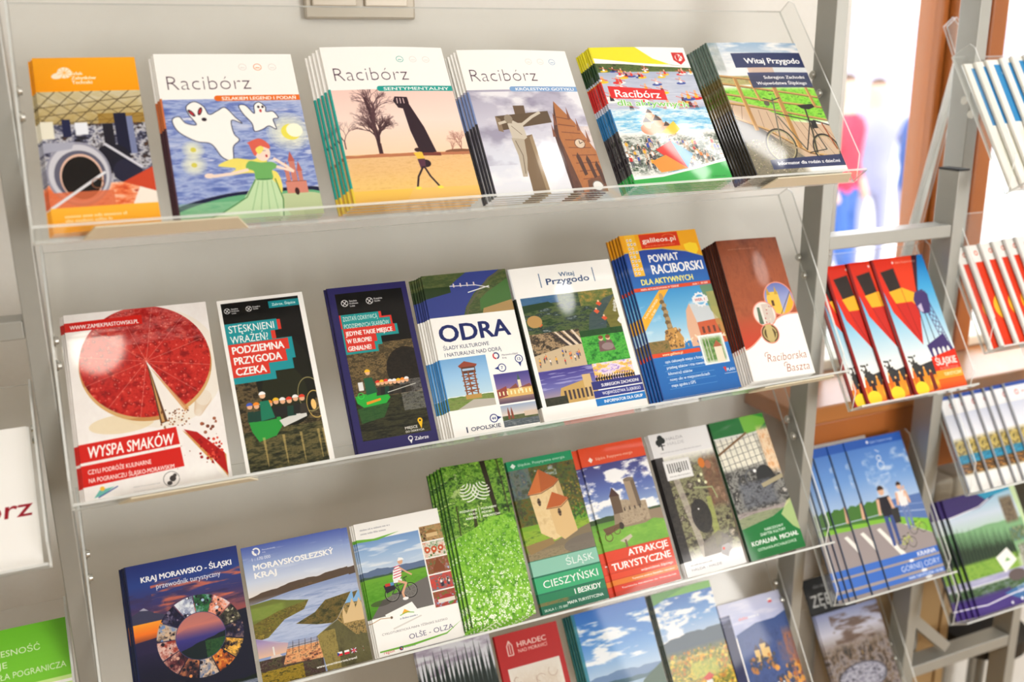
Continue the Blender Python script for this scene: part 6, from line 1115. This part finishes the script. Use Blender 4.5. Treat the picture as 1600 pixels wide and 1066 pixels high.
def stack(key, r, x, a, w, h, t, v, n, dx, th, lab_front, lab_back, kind='brochure', dv=0.0, bow=.0002, jit=.0004, saddle=True, step=None, rough=.38, xs=None, back_v=None):
    f, wa, ha, col, res, _s = ART[key]
    if key not in SHARED:
        c = Cv(wa, ha, col, res); f(c); c.setclip()
        for y0, y1, k in SPINE.get(key, ()): c.rect(-1, y0, 1.3, y1, k)  # edge print along the fold, darkened for shade between the copies
        SHARED[key] = cover_mat(key + '_print', c.image(key + '_print'), rough)
    lift = min(max((n - 1) * dv - max(v, 0), 0), 5.0); v += lift; h -= lift      # the front copy rides a little above the ones behind
    mm = 1000.0; w, h, t, x, v, dx, th, dv = w / mm, h / mm, t / mm, x / mm, v / mm, dx / mm, th / mm, dv / mm
    cv, pg = booklet_meshes(key, w, h, th, bow, SHARED[key], saddle)
    st = th + .0001 if step is None else step / mm
    t0 = t - th                       # the front copy's back sheet
    grp = 'copies of the ' + lab_back
    for k in range(n):                # k = 0 is the front copy
        tk = t0 - k * st
        if tk < .0002: break
        jx, jv, ja = (0, 0, 0) if k == 0 else (_rr.uniform(-1, 1) * jit, _rr.uniform(-1, .2) * jit * .8, _rr.uniform(-1, 1) * .0016)
        xx = x - k * dx + jx if xs is None else (x, *[q / mm for q in xs])[min(k, len(xs))]
        mw = fmat(r, xx, max(v - k * dv + jv, 0) if v >= 0 else v, tk, math.radians(a) + ja)
        o = empty(kind, mw, lab_front if k == 0 else ORD[k] + ' copy counted from the front, ' + lab_back, kind.replace('_', ' '), grp)
        link('cover', cv, o); link('page_block', pg, o)
# row 0
stack('orange', 0, 92.8, .2, 99, 208.5, 7, 0, 3, 2.2, 1.6, 'orange leaflet with old machinery hall, leftmost in the top tray', 'orange machinery leaflet in the top tray', 'leaflet', .9, saddle=False)
stack('legend', 0, 207.9, -.6, 147, 208.8, 9, 2.2, 4, 2.2, 2.2, 'white town booklet with painted ghosts and girl in green dress', 'ghost booklet in the top tray', 'booklet', 1.2)
stack('sentym', 0, 387.4, -.6, 146.7, 212.8, 16.2, 0, 5, 4.0, 2.9, 'white town booklet with bare tree, raised fist monument and walker', 'fist monument booklet in the top tray', 'booklet', 1.5, bow=.002)
stack('gotyk', 0, 551.9, -1.2, 146.4, 210.4, 13, 0, 5, 3.2, 2.3, 'white town booklet with stone crucifix and brick church tower', 'crucifix booklet in the top tray', 'booklet', 1.4, bow=.0018)
stack('aktyw', 0, 734.8, -.4, 143.5, 210.8, 15.4, 0, 7, 2.3, 2.0, 'booklet with yellow and green wavy edges and crowded kayaks', 'kayak booklet in the top tray', 'booklet', .9, bow=.0015)
stack('bikebook', 0, 910.4, -.5, 149.7, 210.8, 22, 1.5, 9, 2.8, 2.3, 'booklet with bicycle beside wooden boardwalk rails, rightmost in the top tray', 'bicycle booklet in the top tray', 'booklet', .6, bow=.0015)
# row 1
stack('cake', 1, 86.3, -.3, 149, 208.7, 6, 0, 3, 2.4, 1.8, 'white booklet with big red cherry cake and red title bars', 'cherry cake booklet in the second tray', 'booklet', .5, jit=.001)
stack('boatA', 1, 251.0, .6, 99, 209, 2.6, -1, 2, -3.6, 1.2, 'white-edged leaflet with teal and red title over a dark tunnel boat', 'white-edged tunnel leaflet in the second tray', 'leaflet', -2.6, saddle=False)
stack('boatB', 1, 376.2, -.1, 99.3, 209, 5.2, -.6, 3, 2.4, 1.6, 'navy-edged leaflet with green boat in a mine tunnel', 'navy-edged tunnel leaflet in the second tray', 'leaflet', .6, saddle=False)
stack('odra', 1, 492.8, -.6, 113.4, 210, 13.1, -.8, 6, 2.6, 1.9, 'white river booklet with big navy title and wooden lookout tower', 'lookout tower booklet in the second tray', 'booklet', .5)
stack('witaj', 1, 613.9, .2, 150, 207.5, 9.3, 0, 3, 1.4, 2.6, 'white booklet with navy serif title over a collage of outdoor photos', 'photo collage booklet in the second tray', 'booklet', .3, bow=.0014)
stack('powiat', 1, 785.6, .1, 125.3, 238.4, 11.9, 0, 5, 3.8, 2.0, 'tall orange and blue map with column monument and church', 'orange and blue map in the second tray', 'map', 1.0, saddle=False)
stack('baszta', 1, 923.2, -1.4, 104.9, 211.2, 24.4, 1.6, 9, 2.3, 2.3, 'brown and white leaflet with three round pictures, rightmost in the second tray', 'brown and white leaflet in the second tray', 'leaflet', .8, bow=.0012)
# row 2
stack('kraj', 2, 113.5, 0, 128, 170.5, 8, 0, 3, 2.6, 2.2, 'dark blue sunset guide with a ring of small pictures', 'ring-of-pictures guide in the third tray', 'booklet', .4)
stack('morav', 2, 246.9, .3, 123.3, 165.7, 6.1, 0, 2, -9.0, 2.2, 'blue map with winding lake and bold white title', 'winding lake map in the third tray', 'map', .5, saddle=False)
stack('olse', 2, 387.4, .2, 113.5, 166.7, 6, 0, 3, 2.0, 1.7, 'white cycling map with woman in striped top on a bicycle', 'white cycling map in the third tray', 'map', .3, saddle=False)
stack('arbor', 2, 510.2, -1.1, 90.2, 216.2, 11.9, 1.8, 6, 4.6, 1.9, 'bright green leaflet of a flowering forest meadow with white heart emblem', 'green meadow leaflet in the third tray', 'leaflet', 1.6, saddle=False)
stack('cieszyn', 2, 611.0, .3, 101, 209, 6, .5, 2, 1.2, 2.4, 'green-banded map with a round stone tower', 'round tower map in the third tray', 'map', .2, saddle=False)
stack('atrak', 2, 721.9, .4, 105, 208.3, 7.8, 0, 2, 8.5, 3.2, 'red map with castle ruins under a cloudy sky', 'red castle ruins map in the third tray', 'map', .8, saddle=False, bow=.001)
stack('halda', 2, 838.4, .2, 102.1, 209.6, 5.9, 0, 3, 1.5, 1.8, 'white-topped leaflet with dim grey machinery photo', 'dim grey machinery leaflet in the third tray', 'leaflet', .3, saddle=False)
stack('kopalnia', 2, 948.2, 1.2, 101, 210.2, 6.3, 0, 2, 1.0, 1.8, 'green-banded leaflet with engine hall, rightmost in the third tray', 'green engine hall leaflet in the third tray', 'leaflet', .2, saddle=False)
# row 3, cut by the bottom edge
stack('couple', 3, 472, 0, 112, 240, 6, 0, 2, 1.5, 2.0, 'leaflet with two people in white before dark firs, leftmost in the lowest tray', 'two people leaflet in the lowest tray', 'leaflet', .5)
stack('hradec', 3, 590.5, 0, 101, 224, 6, 0, 2, 1.0, 2.0, 'dark red leaflet with pale drawing in the lowest tray', 'dark red leaflet in the lowest tray', 'leaflet', .3)
stack('lake', 3, 712.5, 0, 130, 226, 12, 0, 4, 3.2, 2.4, 'booklet with blue lake and dark firs in the lowest tray', 'blue lake booklet in the lowest tray', 'booklet', .5)
stack('meadow', 3, 852, 0, 110, 225, 12, 0, 3, 2.4, 2.4, 'booklet with yellow autumn valley under clouds in the lowest tray', 'autumn valley booklet in the lowest tray', 'booklet', .5)
stack('zamki', 3, 962, 0, 121, 183, 14, 0, 3, 3, 3.2, 'dark blue castle book, rightmost in the lowest tray', 'castle book in the lowest tray', 'book', .6)
# small trays at the right
stack('slaskie', 'b1', 1225, 0, 106, 219, 20, -1, 4, 0, 3.4, 'red and blue balloon guide fully visible at the front of the fan', 'balloon guide in the small tray', 'guidebook', 0, xs=(1180, 1138, 1116), bow=.001)
stack('kraina', 'b2', 1213, 0, 122, 240, 20, -1, 6, 0, 2.0, 'blue cycling couple map at the front of the fan', 'cycling couple map in the small tray', 'map', 0, xs=(1180, 1149, 1137, 1127, 1118), saddle=False)
stack('blackleaf', 'b3', 1190, 0, 100, 306, 6, 0, 1, 0, 2, 'black leaflet with grey lettering near the floor', 'black leaflet near the floor', 'leaflet')
stack('rock', 'b3', 1192, 0, 138, 244, 12, 0, 2, 3, 2.4, 'leaflet with grey rocks under a lilac sky near the floor', 'grey rock leaflet near the floor', 'leaflet', .5)
def fan(key, r, x0, w, h, n, step, th, lab_front, lab_back, kind, a=0):
    stack(key, r, x0 + step * (n - 1), a, w, h, n * (th + .1) + 1.5, 0, n, step, th, lab_front, lab_back, kind, 0, jit=.003, bow=.0004)
fan('whiteblue', 'c0', 1385, 112, 214, 6, 21, 5, 'white and blue booklet, frontmost of the fan at the upper right edge', 'white and blue booklet at the upper right edge', 'booklet')
fan('redwhite', 'c1', 1385, 112, 172, 6, 22, 5, 'red booklet with yellow disc, frontmost of the fan at the right edge', 'red booklet with yellow disc at the right edge', 'booklet')
fan('mosaic', 'c2', 1385, 112, 162, 7, 20, 4.4, 'white booklet with mosaic band, frontmost of the fan at the right edge', 'white booklet with mosaic band at the right edge', 'booklet')
stack('purple', 'c3', 1425, 0, 175, 200, 24, 0, 5, 9, 4, 'purple and green landscape map at the lower right edge', 'purple and green map at the lower right edge', 'map', 0, saddle=False)
# left of the left post
stack('whitefold', 'l1', -172, 0, 210, 148, 8, 0, 2, -1.5, 2.4, 'white landscape folder with dark red script at the left edge', 'white landscape folder at the left edge', 'folder')
stack('greenbook', 'l2', -102, 0, 146, 209, 8, 0, 2, -1.5, 2.4, 'green booklet with colourful photo at the lower left corner', 'green booklet at the lower left corner', 'booklet')
bpy.data.objects.remove(_ob)
